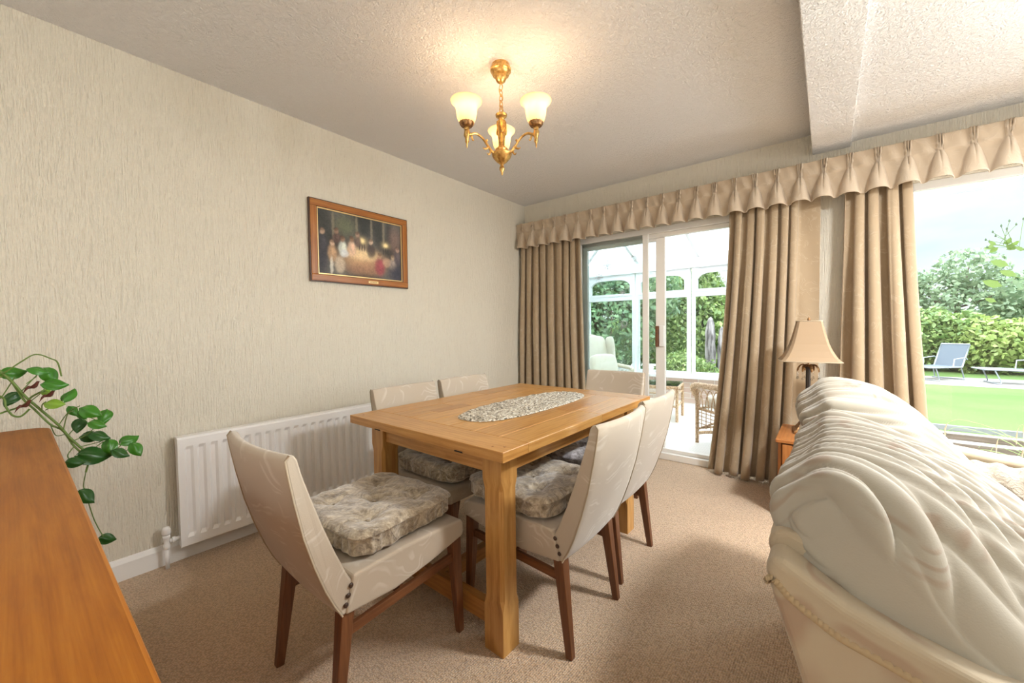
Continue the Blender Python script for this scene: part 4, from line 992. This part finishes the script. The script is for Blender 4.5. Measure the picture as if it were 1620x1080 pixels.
# ------------------------------------------------------------------ trailing pothos
LEAVES= [(0.273, -3.447, 1.008, 1.5, -15, 0), (0.316, -3.39, 1.014, 1.2, 20, 0), (0.292, -3.362, 0.989, 1.5, 60, 0), (0.325, -3.355, 0.961, 1.5, 10, 0), (0.328, -3.325, 0.915, 1.35, -80, 0), (0.249, -3.456, 0.914, 1.3, 120, 1), (0.242, -3.37, 0.919, 0.8, 45, 2), (0.357, -3.362, 0.892, 1.2, 20, 2), (0.276, -3.308, 0.846, 1.0, 70, 0), (0.273, -3.288, 0.824, 0.9, 60, 0), (0.379, -3.273, 0.851, 1.5, 40, 0), (0.306, -3.229, 0.816, 1.4, 100, 0), (0.357, -3.254, 0.796, 1.2, 30, 0), (0.307, -3.299, 0.796, 1.3, 100, 1), (0.329, -3.246, 0.747, 1.4, 35, 1), (0.261, -3.268, 0.735, 1.4, 15, 1), (0.329, -3.221, 0.695, 1.5, 80, 0), (0.362, -3.193, 0.671, 1.3, 40, 1), (0.313, -3.161, 0.709, 1.5, -30, 0), (0.344, -3.145, 0.669, 1.4, 70, 0), (0.334, -3.263, 0.676, 2.2, 12, 1), (0.249, -3.275, 0.644, 1.3, 20, 1), (0.346, -3.319, 0.659, 1.2, 15, 1), (0.323, -3.288, 0.519, 1.6, 60, 1), (0.282, -3.232, 0.313, 1.3, 25, 1)]
STEMS= [[(-3.489, 1.022), (-3.476, 1.012), (-3.45, 0.97), (-3.422, 0.914), (-3.387, 0.859), (-3.348, 0.797), (-3.326, 0.752), (-3.298, 0.705), (-3.279, 0.676)], [(-3.49, 0.993), (-3.463, 0.994), (-3.444, 0.951), (-3.427, 0.904), (-3.404, 0.866), (-3.369, 0.805), (-3.339, 0.775), (-3.314, 0.713), (-3.28, 0.651), (-3.286, 0.603)], [(-3.476, 1.006), (-3.465, 1.009), (-3.429, 1.043), (-3.395, 1.067), (-3.36, 1.049), (-3.344, 1.033), (-3.336, 0.981)], [(-3.495, 0.866), (-3.468, 0.869), (-3.442, 0.876), (-3.423, 0.888), (-3.41, 0.909), (-3.39, 0.925), (-3.379, 0.931)], [(-3.479, 0.926), (-3.467, 0.884), (-3.454, 0.854), (-3.436, 0.848), (-3.416, 0.871)], [(-3.445, 0.989), (-3.472, 0.929), (-3.484, 0.912)], [(-3.379, 0.861), (-3.345, 0.887), (-3.324, 0.904)], [(-3.348, 0.801), (-3.323, 0.84), (-3.293, 0.863)], [(-3.339, 0.775), (-3.326, 0.836), (-3.309, 0.845)], [(-3.329, 0.753), (-3.278, 0.807), (-3.25, 0.798)], [(-3.313, 0.733), (-3.277, 0.749), (-3.253, 0.778)], [(-3.298, 0.705), (-3.241, 0.708), (-3.229, 0.722)], [(-3.279, 0.676), (-3.235, 0.711)], [(-3.222, 0.661), (-3.201, 0.673), (-3.179, 0.693)], [(-3.177, 0.649), (-3.154, 0.676)], [(-3.433, 0.935), (-3.4, 0.98), (-3.387, 0.998)], [(-3.41, 0.901), (-3.387, 0.932), (-3.374, 0.95)], [(-3.369, 0.805), (-3.355, 0.755), (-3.334, 0.762)], [(-3.314, 0.709), (-3.331, 0.681), (-3.319, 0.653)], [(-3.286, 0.603), (-3.292, 0.547), (-3.289, 0.521)], [(-3.289, 0.521), (-3.269, 0.406), (-3.248, 0.334)], [(-3.387, 0.859), (-3.386, 0.882), (-3.376, 0.892)], [(-3.42, 0.963), (-3.395, 0.987)], [(-3.28, 0.659), (-3.26, 0.671)]]
BROWN= [(-3.41, 0.943), (-3.374, 0.907), (-3.431, 0.878)]

PO = thing('pothos_plant', 'green trailing pothos plant with heart-shaped leaves spilling past the end of the sideboard', 'plant', (.60, -3.66, BZ+.001))
ofs = Vector((.60, -3.66, BZ+.001))
b = MB(); b.lathe([(.055, 0), (.062, .01), (.080, .11), (.084, .112), (.084, .13), (.076, .13), (.070, .11)], (0, 0, 0), 28, cap=False); b.face([k for k in range(28)][::-1]); b.build('pot', 'terracotta', PO)
b = MB(); b.lathe([(0, .112), (.04, .115), (.072, .108)], (0, 0, 0), 24); b.build('soil', 'soil', PO)
for i, st in enumerate(STEMS):
    rnd = random.Random(i+40); xo = rnd.uniform(-.05, .05)
    pts = [Vector((.30+xo*math.sin(PI*k/max(1, len(st)-1))+(.0), y, z))-ofs for k, (y, z) in enumerate(st)]
    if st[0][0] < -3.474 and i < 5:
        pts = [Vector((.02*math.cos(i), .02*math.sin(i), .11)), Vector((-.10, .05, .22-.02*i)), Vector((-.22, .10, pts[0].z+.03))]+pts
    th_ = [.0042, .0036, .0024, .0032, .0032][i] if i < 5 else .0017
    b = MB(); b.tube(spline(pts, 6*len(pts)), th_, 6); b.build('stem', 'pothos_stem', PO)
def leaf(P_, s, ang, c, rnd):
    """heart-shaped leaf, tip towards ang (degrees clockwise from image-right), roughly facing the room"""
    L = .050*s; n_, m_ = 10, 8; b = MB()
    for j in range(m_+1):
        t_ = j/m_; wd = L*.46*(math.sin(PI*min(1, t_*1.02))**.62)*(1.12-.62*t_) + 0
        for i in range(n_+1):
            u = -1+2*i/n_; x = L*(t_-.12-.10*abs(u)*(1-t_)**3*1.2); y = wd*u; z = -.16*L*abs(u)**1.3*1.0+.0-.25*L*t_*t_+.004*math.sin(u*5+t_*6)*s*.5
            b.v.append(Vector((x, y, z)))
    for j in range(m_):
        for i in range(n_): a = j*(n_+1)+i; b.face((a, a+1, a+n_+2, a+n_+1), None, True)
    a = math.radians(-ang); camdir = Vector((.85, -.10, .35)).normalized(); tilt = Vector((rnd.uniform(-.35, .35), rnd.uniform(-.5, .3), rnd.uniform(.0, .5)))
    nrm = (camdir+tilt).normalized()
    X = Vector((0, math.cos(a), math.sin(a))); X = (X-nrm*X.dot(nrm)).normalized(); Y = nrm.cross(X)
    M_ = Matrix((X, Y, nrm)).transposed().to_4x4(); M_.translation = Vector(P_)-ofs-X*L*.35
    b.xform(M_); return b.build('leaf', ['pothos_leaf', 'pothos_dark', 'pothos_light'][c], PO)
for i, (x, y, z, s, ang, c) in enumerate(LEAVES): leaf((x, y, z), s*.84, ang, c, random.Random(i))
for (y, z) in BROWN:
    b = MB()
    for k in range(6): b.v += [Vector((.30+.006*math.sin(k*2), y-.020+.007*k, z-.018+.006*k+.007*math.sin(k)))-ofs, Vector((.31-.006*math.sin(k), y-.014+.007*k, z+.004+.005*k+.004*math.sin(k*2)))-ofs]
    for k in range(5): b.face((2*k, 2*k+1, 2*k+3, 2*k+2))
    b.build('withered_leaf', 'dead_leaf', PO)

# ------------------------------------------------------------------ conservatory furniture
def wicker_chair(label, loc, rz_, high, wick, cush):
    t = thing('wicker_armchair', label, 'armchair', loc, rz_)
    W_, D_ = .31, .33
    for sx in (-1, 1):
        for sy in (-1, 1):
            b = MB(); b.tube([(sx*W_, sy*D_*.9, 0), (sx*W_, sy*D_*.9, .52 if sy > 0 else .60)], .017, 8); b.build('leg', wick, t)
    b = MB()
    for z in (.14, .34):
        for (a, c) in (((-W_, D_*.9, z), (W_, D_*.9, z)), ((-W_, -D_*.9, z), (W_, -D_*.9, z))): b.tube([a, c], .010, 6)
    b.tube(spline([(-W_, D_*.9, .13), (0, D_*.9, .19), (W_, D_*.9, .13)], 12), .010, 6)
    b.build('rail', wick, t)
    for sx in (-1, 1):
        b = MB(); x = sx*W_
        b.tube([(x, -D_*.9, .34), (x, D_*.9, .34)], .013, 6)
        b.tube(spline([(x, -D_*.9, .10), (x, 0, .17), (x, D_*.9, .10)], 14), .011, 6); b.tube(spline([(x, -D_*.9, .085), (x, 0, .155), (x, D_*.9, .085)], 14), .008, 6)
        n = 7; ya = -D_*.9; dy = 2*D_*.9/n
        for k in range(n):     # overlapping hoops
            y_ = ya+k*dy; b.tube(spline([(x, y_, .34), (x, y_+dy*.2, .46), (x, y_+dy*.8, .535), (x, y_+dy*1.4, .46), (x, min(y_+dy*1.6, D_*.9), .34)], 12), .0055, 5)
        for z in (.20, .235, .27, .305): b.tube([(x, -D_*.9, z), (x, D_*.9, z)], .0045, 5)
        for k in range(1, 9): b.tube([(x, -D_*.9+k*2*D_*.9/9, .16), (x, -D_*.9+k*2*D_*.9/9, .34)], .0045, 5)
        b.build('side_panel', wick, t)
        b = MB(); pts = spline([(x, -D_*.95, .60), (x*1.04, -.1, .585), (x*1.08, .12, .575), (x*1.09, D_*.85, .565), (x*1.05, D_*1.02, .53), (x, D_*.95, .46)], 40)
        b.tube(pts, [.030+.0025*math.sin(i*1.9) for i in range(41)], 10); b.build('arm', wick, t)
    bz = 1.0 if high else .78
    b = MB()
    hoop = spline([(-W_, -D_*.9, .50), (-W_*1.03, -D_*1.05, .75 if high else .65), (-W_*.8, -D_*1.2, bz-.05), (0, -D_*1.28, bz+.02), (W_*.8, -D_*1.2, bz-.05), (W_*1.03, -D_*1.05, .75 if high else .65), (W_, -D_*.9, .50)], 40)
    b.tube(hoop, .022, 8)
    for k in range(1, 12):
        x = -W_+2*W_*k/12; b.tube([(x, -D_*.9, .34), (x*.95, -D_*1.2, bz-.07+.06*(1-(x/W_)**2))], .006, 5)
    b.build('back_frame', wick, t)
    b = MB(); b.pillow(.275, .29, .065, 5, 24, lambda q, n: .012*(1-(q.x/.3)**2)*n.z, 3); b.xform(Matrix.Translation((0, .02, .405))); b.build('seat_cushion', cush, t)
    hb = (bz-.46)/2
    b = MB(); b.pillow(.265, .055, hb, 5, 28, lambda q, n: .015*(1-(q.x/.28)**2)*abs(n.y)-.006*abs(math.sin(q.x*38))*(1 if not high else 0), 4)
    b.xform(Matrix.Translation((0, -.27, .47+hb)) @ Matrix.Rotation(.20, 4, 'X')); b.build('back_cushion', cush, t)
    if high:
        for sx in (-1, 1):
            b = MB(); b.pillow(.035, .11, .20, 3.5, 18, None, 3.5); b.xform(Matrix.Translation((sx*.29, -.20, .80)) @ Matrix.Rotation(.15, 4, 'X')); b.build('wing', cush, t)
    return t
wicker_chair('pale high-backed wing armchair in the left corner of the conservatory', (-.02, 1.80, -.005), -PI/2-.62, True, 'pale_wicker', 'pale_cushion')
wicker_chair('low cane armchair with looped sides just outside the open door', (1.98, .75, -.005), .86, False, 'wicker', 'pale_cushion')
b = MB(); b.pillow(.20, .07, .14, 4, 20, lambda q, n: .015*(1-(q.x/.2)**2)*abs(n.y), 4); b.xform(Matrix.Rotation(.35, 4, 'X'))
c = b.build('scatter_cushion', 'pale_cushion', loc=(.10, 1.68, .615)); c.rotation_euler = (0, 0, -PI/2-.62); tag(c, 'small pale cushion on the conservatory wing armchair', 'cushion')
ct = thing('coffee_table', 'small cane coffee table with a glass top in the conservatory', 'table', (.86, 1.62, -.005), .12)
for sx in (-1, 1):
    for sy in (-1, 1): b = MB(); b.tube([(sx*.27, sy*.21, 0), (sx*.27, sy*.21, .41)], .017, 8); b.build('leg', 'wicker', ct)
b = MB()
for z, r in ((.41, .018), (.18, .010), (.33, .008)):
    for a, c_ in (((-.27, -.21), (.27, -.21)), ((-.27, .21), (.27, .21)), ((-.27, -.21), (-.27, .21)), ((.27, -.21), (.27, .21))): b.tube([(*a, z), (*c_, z)], r, 8)
b.build('frame', 'wicker', ct)
boxes('glass_top', 'clear_glass', [(-.28, .28, -.22, .22, .43, .438)], ct, .002)
boxes('shelf', 'pale_wicker', [(-.26, .26, -.20, .20, .185, .195)], ct)

# ------------------------------------------------------------------ garden
def foliage(name, blobs, n, size, m, parent=None, seed=0, thick=.35, loc=(0, 0, 0)):
    """leaves spread through the outer shell of a set of ellipsoids, as one mesh"""
    rs = np.random.RandomState(seed); B = np.array(blobs, float); vol = (B[:, 3]*B[:, 4]*B[:, 5])**(2/3); k = rs.choice(len(B), n, p=vol/vol.sum())
    d = rs.normal(size=(n, 3)); d /= np.linalg.norm(d, axis=1)[:, None]
    lump = 1+.10*np.sin(d[:, 0]*7+k)*np.sin(d[:, 2]*9+k*2)+.07*np.sin(d[:, 1]*13+k)
    r = (1-thick*rs.rand(n)**1.6)*lump
    c = B[k, :3]+d*r[:, None]*B[k, 3:]
    c[:, 2] = np.maximum(c[:, 2], GZ+.02)
    nr = d+.9*rs.normal(size=(n, 3)); nr /= np.linalg.norm(nr, axis=1)[:, None]
    a = rs.normal(size=(n, 3)); u = np.cross(nr, a); u /= np.linalg.norm(u, axis=1)[:, None]; v = np.cross(nr, u)
    s = size*(.6+.8*rs.rand(n))[:, None]
    V = np.stack([c-u*s, c+v*s*.55+nr*s*.12, c+u*s, c-v*s*.55+nr*s*.12], 1).reshape(-1, 3)-np.array(loc)
    me = bpy.data.meshes.new(name); me.vertices.add(4*n); me.vertices.foreach_set('co', V.ravel())
    me.loops.add(4*n); me.loops.foreach_set('vertex_index', np.arange(4*n)); me.polygons.add(n); me.polygons.foreach_set('loop_start', np.arange(0, 4*n, 4)); me.polygons.foreach_set('loop_total', np.full(n, 4))
    ca = me.color_attributes.new('tint', 'FLOAT_COLOR', 'CORNER'); q = np.repeat(rs.rand(n), 4); ca.data.foreach_set('color', np.stack([q, q, q, np.ones_like(q)], 1).ravel())
    me.materials.append(MATS[m]); me.update(); me.validate()
    o = bpy.data.objects.new(name, me); COL.objects.link(o); o.location = loc
    if parent is not None: o.parent = parent
    return o
def tree(name, label, cat, base, trunk_h, blobs, n, size, m, seed, group=None, trunk_r=.09):
    t = thing(name, label, cat, base, 0, group)
    f = foliage('foliage', [(x-base[0], y-base[1], z-base[2], a, b_, c_) for x, y, z, a, b_, c_ in blobs], n, size, m, None, seed)
    # shift the ground clamp back
    f.parent = t
    b = MB(); rnd = random.Random(seed)
    b.tube(spline([(0, 0, -.02), (.05, 0, trunk_h*.5), (0, .03, trunk_h)], 8), [trunk_r*(1-.05*i) for i in range(9)], 8); b.build('trunk', 'bark', t)
    b = MB()
    for (x, y, z, a, b_, c_) in blobs:
        e_ = Vector((x-base[0], y-base[1], z-base[2])); s_ = Vector((0, 0, trunk_h*.75))
        b.tube(spline([s_, (s_+e_)/2+Vector((rnd.uniform(-.1, .1), rnd.uniform(-.1, .1), -.1)), e_, e_+Vector((rnd.uniform(-.3, .3)*a, 0, c_*.7))], 8), [trunk_r*.5*(1-.09*i) for i in range(9)], 6)
    b.build('branches', 'bark', t); return t
def hedge(label, blobs, n, size, m, seed, group=None):
    o = foliage('hedge', blobs, n, size, m, None, seed, .3); return tag(o, label, 'hedge', group)
def rowblobs(x0, x1, y, z0, z1, step, d, seed, ripple=.08):
    rnd = random.Random(seed); out_ = []; x = x0
    while x < x1: h_ = (z1-z0)/2; out_.append((x, y+rnd.uniform(-.1, .1), z0+h_+rnd.uniform(-ripple, ripple)*.4, step*1.1, d, h_*(1+rnd.uniform(-ripple, ripple)))); x += step
    return out_
hedge('clipped yellow-green hedge behind the garden loungers', rowblobs(5.8, 13, 13.7, GZ, 1.25, .55, .8, 1), 26000, .075, 'bright_leaf', 1)
hedge('taller mid-green hedge at the left edge of the picture window view', rowblobs(2.6, 5.9, 13.9, GZ, 1.55, .5, .9, 2), 16000, .075, 'hedge_leaf', 2)
hedge('loose hedge of mixed green bushes at the end of the garden', rowblobs(-6, 2.6, 12.6, GZ, 1.45, .6, .9, 3, .2), 22000, .085, 'hedge_leaf', 3)
tree('garden_tree', 'airy light green tree rising behind the hedge left of the window view', 'tree', (6.1, 17.5, GZ), 2.6, [(5.4, 17.5, 2.2, 1.1, 1, .8), (6.4, 17.6, 3.0, .9, .9, .7), (7.2, 17.4, 2.2, .9, 1, .6), (4.6, 17.3, 2.6, .9, .9, .6), (6.0, 17.2, 1.6, 1.6, .9, .7)], 5200, .085, 'tree_leaf', 5)
tree('garden_tree', 'dark green tree behind the yellow-green hedge', 'tree', (10.2, 20, GZ), 2.2, [(9.4, 20, 2.2, 1.5, 1.2, 1.1), (11.2, 20.3, 2.4, 1.7, 1.2, 1.3), (8.2, 19.8, 1.7, 1.1, 1, .8)], 11000, .10, 'dark_leaf', 6)
tree('garden_tree', 'mid green tree at the right edge of the window view', 'tree', (13.4, 19, GZ), 2.2, [(12.6, 19, 2.0, 1.6, 1.2, 1.2), (14.4, 19, 2.7, 1.8, 1.3, 1.5)], 9000, .10, 'tree_leaf', 7)
tree('garden_tree', 'tree beyond the hedge behind the middle of the conservatory', 'tree', (1.6, 17, GZ), 2.2, [(1.0, 17, 2.0, 1.3, 1.2, 1.0), (2.7, 17, 1.8, 1.2, 1.2, .8)], 3200, .09, 'tree_leaf', 8)
tree('broadleaf_shrub', 'tall dark green shrub close to the left conservatory window', 'shrub', (-1.6, 4.9, GZ), 1.0, [(-2.3, 4.9, .8, 1.0, .8, 1.2), (-1.2, 4.8, 1.0, .9, .7, 1.3), (-1.9, 5.2, 2.2, 1.2, .8, .8), (-.6, 5.3, 1.9, .7, .7, .8)], 13000, .06, 'dark_leaf', 9)
tree('broadleaf_shrub', 'leafy tree seen over the conservatory fanlights', 'tree', (.2, 7.2, GZ), 1.8, [(-.5, 7.2, 2.0, 1.0, .9, .95), (-.15, 7.4, 2.2, .6, .8, .6), (.5, 7.4, 1.3, .6, .7, .7), (-.2, 7, 1.0, 1.1, .8, 1.1)], 11000, .06, 'hedge_leaf', 10)
tree('broadleaf_shrub', 'bright yellow-green bush outside the right conservatory window', 'shrub', (1.2, 7.2, GZ), .8, [(.9, 7.2, .5, .7, .7, .8), (1.6, 7.4, .55, .8, .7, .75)], 7500, .045, 'bright_leaf', 11)
tree('broadleaf_shrub', 'low flowering bush at the foot of the grey stones', 'shrub', (.35, 5.0, GZ), .5, [(.25, 5.0, .15, .45, .4, .5), (.62, 5.2, .05, .3, .3, .4)], 3500, .035, 'hedge_leaf', 12)
def stone(x, y, h_, r, lab, seed):
    rnd = random.Random(seed); b = MB(); p0 = [rnd.uniform(0, 6) for _ in range(4)]
    b.grid(36, 40, lambda u, v: ((r*(1-v**9*.7)*(1+.13*math.sin(3*2*PI*u+p0[0]+v*3)+.07*math.sin(2*PI*u*5+v*27)+.05*math.sin(v*43+u*9)) if v < .999 else .001)*math.cos(2*PI*u)*.9, (r*(1-v**9*.7)*(1+.06*math.sin(v*31+p0[1])) if v < .999 else .001)*math.sin(2*PI*u), h_*v), wrap=True)
    tag(b.build('standing_stone', 'weathered_rock', loc=(x, y, GZ)), lab, 'stone', 'rough grey standing stones in the garden')
stone(.665, 5.5, 1.62, .105, 'taller rough grey standing stone seen through the conservatory', 3)
stone(.86, 5.55, 1.42, .085, 'shorter grey standing stone right of the taller one', 5)

def lounger(lab, loc, rz_, back):
    t = thing('sun_lounger', lab, 'sun lounger', loc, rz_, 'grey mesh sun loungers by the hedge')
    b = MB(); b.tube([(-.62, -.28, .33), (.45, -.28, .31)], .016, 8); b.tube([(-.62, .28, .33), (.45, .28, .31)], .016, 8); b.tube([(-.62, -.28, .33), (-.62, .28, .33)], .016, 8)
    e_ = Vector((.45+.62*math.cos(back), 0, .31+.62*math.sin(back)))
    b.tube([(.45, -.28, .31), (e_.x, -.28, e_.z)], .016, 8); b.tube([(.45, .28, .31), (e_.x, .28, e_.z)], .016, 8); b.tube([(e_.x, -.28, e_.z), (e_.x, .28, e_.z)], .016, 8)
    b.build('frame', 'grey_metal', t)
    b = MB(); b.box(-.61, .44, -.27, .27, .325, .332); b.build('seat_sling', 'sling_mesh', t)
    b = MB(); b.bar((.46, 0, .325), (e_.x, 0, e_.z), .54, .54, .008, .008, side=(0, 1, 0)); b.build('back_sling', 'sling_mesh', t)
    for x in (-.45, .40):
        b = MB(); b.tube(spline([(x, -.28, .32), (x+.10, -.29, .04), (x+.04, -.27, .015), (x+.04, .27, .015), (x+.10, .29, .04), (x, .28, .32)], 24), .013, 8); b.build('leg', 'grey_metal', t)
    for s_ in (-1, 1): b = MB(); b.tube([(.10, s_*.30, .33), (.12, s_*.31, .52), (.50, s_*.31, .55), (.60, s_*.29, .50)], .013, 8); b.build('armrest', 'grey_metal', t)
    return t
lounger('grey mesh sun lounger with its back raised, nearest the curtain', (4.70, 11.15, GZ+.006), .9, 1.15)
lounger('grey mesh sun lounger at the right, its back half reclined', (5.98, 10.95, GZ+.006), .15, .85)

# slatted bench just outside the window
BN = thing('garden_bench', 'low slatted wooden garden bench right outside the picture window', 'bench', (3.05, .98, GZ+.005)); gz = -GZ-.005
for k, (z, hh, m_) in enumerate(((.338, .040, 'grey_metal'), (.272, .044, 'weathered_slat'), (.205, .042, 'weathered_slat'))):
    b = MB(); b.box(0, 1.9, -.010-.0*k, .012, z+gz-hh/2, z+gz+hh/2); b.build('back_slat', m_, BN, .003)
for k in range(6): b = MB(); b.box(0, 1.9, -.10-k*.072, -.055-k*.072, .105+gz-.02, .105+gz); b.build('seat_slat', 'weathered_slat', BN, .003)
for x in (.03, 1.85):
    b = MB(); b.box(x-.02, x+.02, .013, .045, 0, .35+gz); b.box(x-.02, x+.02, -.50, .045, .06+gz, .084+gz); b.box(x-.02, x+.02, -.50, -.46, 0, .06+gz); b.build('end_frame', 'grey_metal', BN)
# planter with arching grasses
PLN = thing('grass_planter', 'dark round planter of arching grass stalks outside the window', 'planter', (3.66, .62, .105+.003))
PLN.location.z = .108
b = MB(); b.lathe([(.07, 0), (.085, .01), (.115, .13), (.12, .135), (.112, .135), (.08, .02)], (0, 0, 0), 24, cap=False); b.face([k for k in range(24)][::-1]); b.build('pot', 'dark_metal', PLN)
rnd = random.Random(9)
b = MB(); s_ = MB()
for k in range(46):
    a = rnd.uniform(0, 2*PI); R_ = rnd.uniform(.10, .48); h_ = rnd.uniform(.16, .50); c_, q = math.cos(a), math.sin(a)*.6
    pts = spline([(0, 0, .08), (R_*.4*c_, R_*.4*q, h_*.8), (R_*.85*c_, R_*.85*q, h_), (R_*c_, R_*q, h_-.04)], 10); b.tube(pts, [.0022*(1-.05*i) for i in range(11)], 4)
    if k % 2 == 0: s_.tube([(R_*c_, R_*q, h_-.04), (R_*1.02*c_, R_*1.02*q, h_-.075), (R_*1.02*c_, R_*1.02*q, h_-.13)], [.002, .0042, .001], 5)
b.build('grass_blades', 'grass_stalk', PLN); s_.build('seed_heads', 'seed_head', PLN)
# rose spray hanging into the right of the window
RS = thing('rose_bush', 'arching rose branch with small buds at the top right of the window', 'shrub', (4.05, 1.4, GZ+.006))
b = MB(); o_ = Vector((4.05, 1.4, GZ+.006)); lf = MB(); bd = MB(); rnd = random.Random(4)
main = spline([o_, (4.0, 1.4, .8), (3.98, 1.42, 1.4), (3.88, 1.45, 1.62), (3.74, 1.48, 1.70), (3.60, 1.5, 1.76)], 30)
b.tube([p_-o_ for p_ in main], [.009-.0002*i for i in range(31)], 6)
def twig(p0, p1):
    m_ = (p0+p1)/2+Vector((0, 0, .01)); b.tube([q-o_ for q in spline([p0, m_, p1], 8)], .0018, 5); bd.lathe([(0, -.006), (.0065, 0), (.005, .010), (0, .020)], p1-o_, 8)
def rleaf(c, s, d):
    d = Vector(d).normalized(); w_ = d.cross(Vector((.2, -1, .3))).normalized(); k0 = len(lf.v); c = c-o_
    lf.v += [c, c+d*s*.35+w_*s*.28, c+d*s*.75+w_*s*.2, c+d*s, c+d*s*.75-w_*s*.2, c+d*s*.35-w_*s*.28]; lf.face(range(k0, k0+6))
tips = [(3.55, 1.74), (3.54, 1.80), (3.58, 1.86), (3.62, 1.90), (3.66, 1.93), (3.70, 1.90), (3.57, 1.79), (3.60, 1.83), (3.74, 1.94), (3.65, 1.87)]
for i, (x, z) in enumerate(tips): twig(main[min(30, 24+i % 7)], Vector((x, 1.5+rnd.uniform(-.03, .03), z)))
for i in range(8, 31):
    for k in range(2): rleaf(main[i]+Vector((rnd.uniform(-.02, .02), 0, rnd.uniform(-.02, .02))), rnd.uniform(.035, .07), (rnd.uniform(-1, 1), rnd.uniform(-.3, .3), rnd.uniform(-.4, .8)))
for (x, z, s) in ((3.66, 1.58, .11), (3.63, 1.42, .12), (3.70, 1.50, .10), (3.60, 1.30, .07)): rleaf(Vector((x, 1.45, z)), s, (-1, 0, .5))
b.tube([q-o_ for q in spline([main[14], (3.85, 1.45, 1.45), (3.66, 1.45, 1.50)], 8)], .003, 5)
b.build('stem', 'pothos_stem', RS); lf.build('leaves', 'bright_leaf', RS); bd.build('buds', 'tree_leaf', RS)
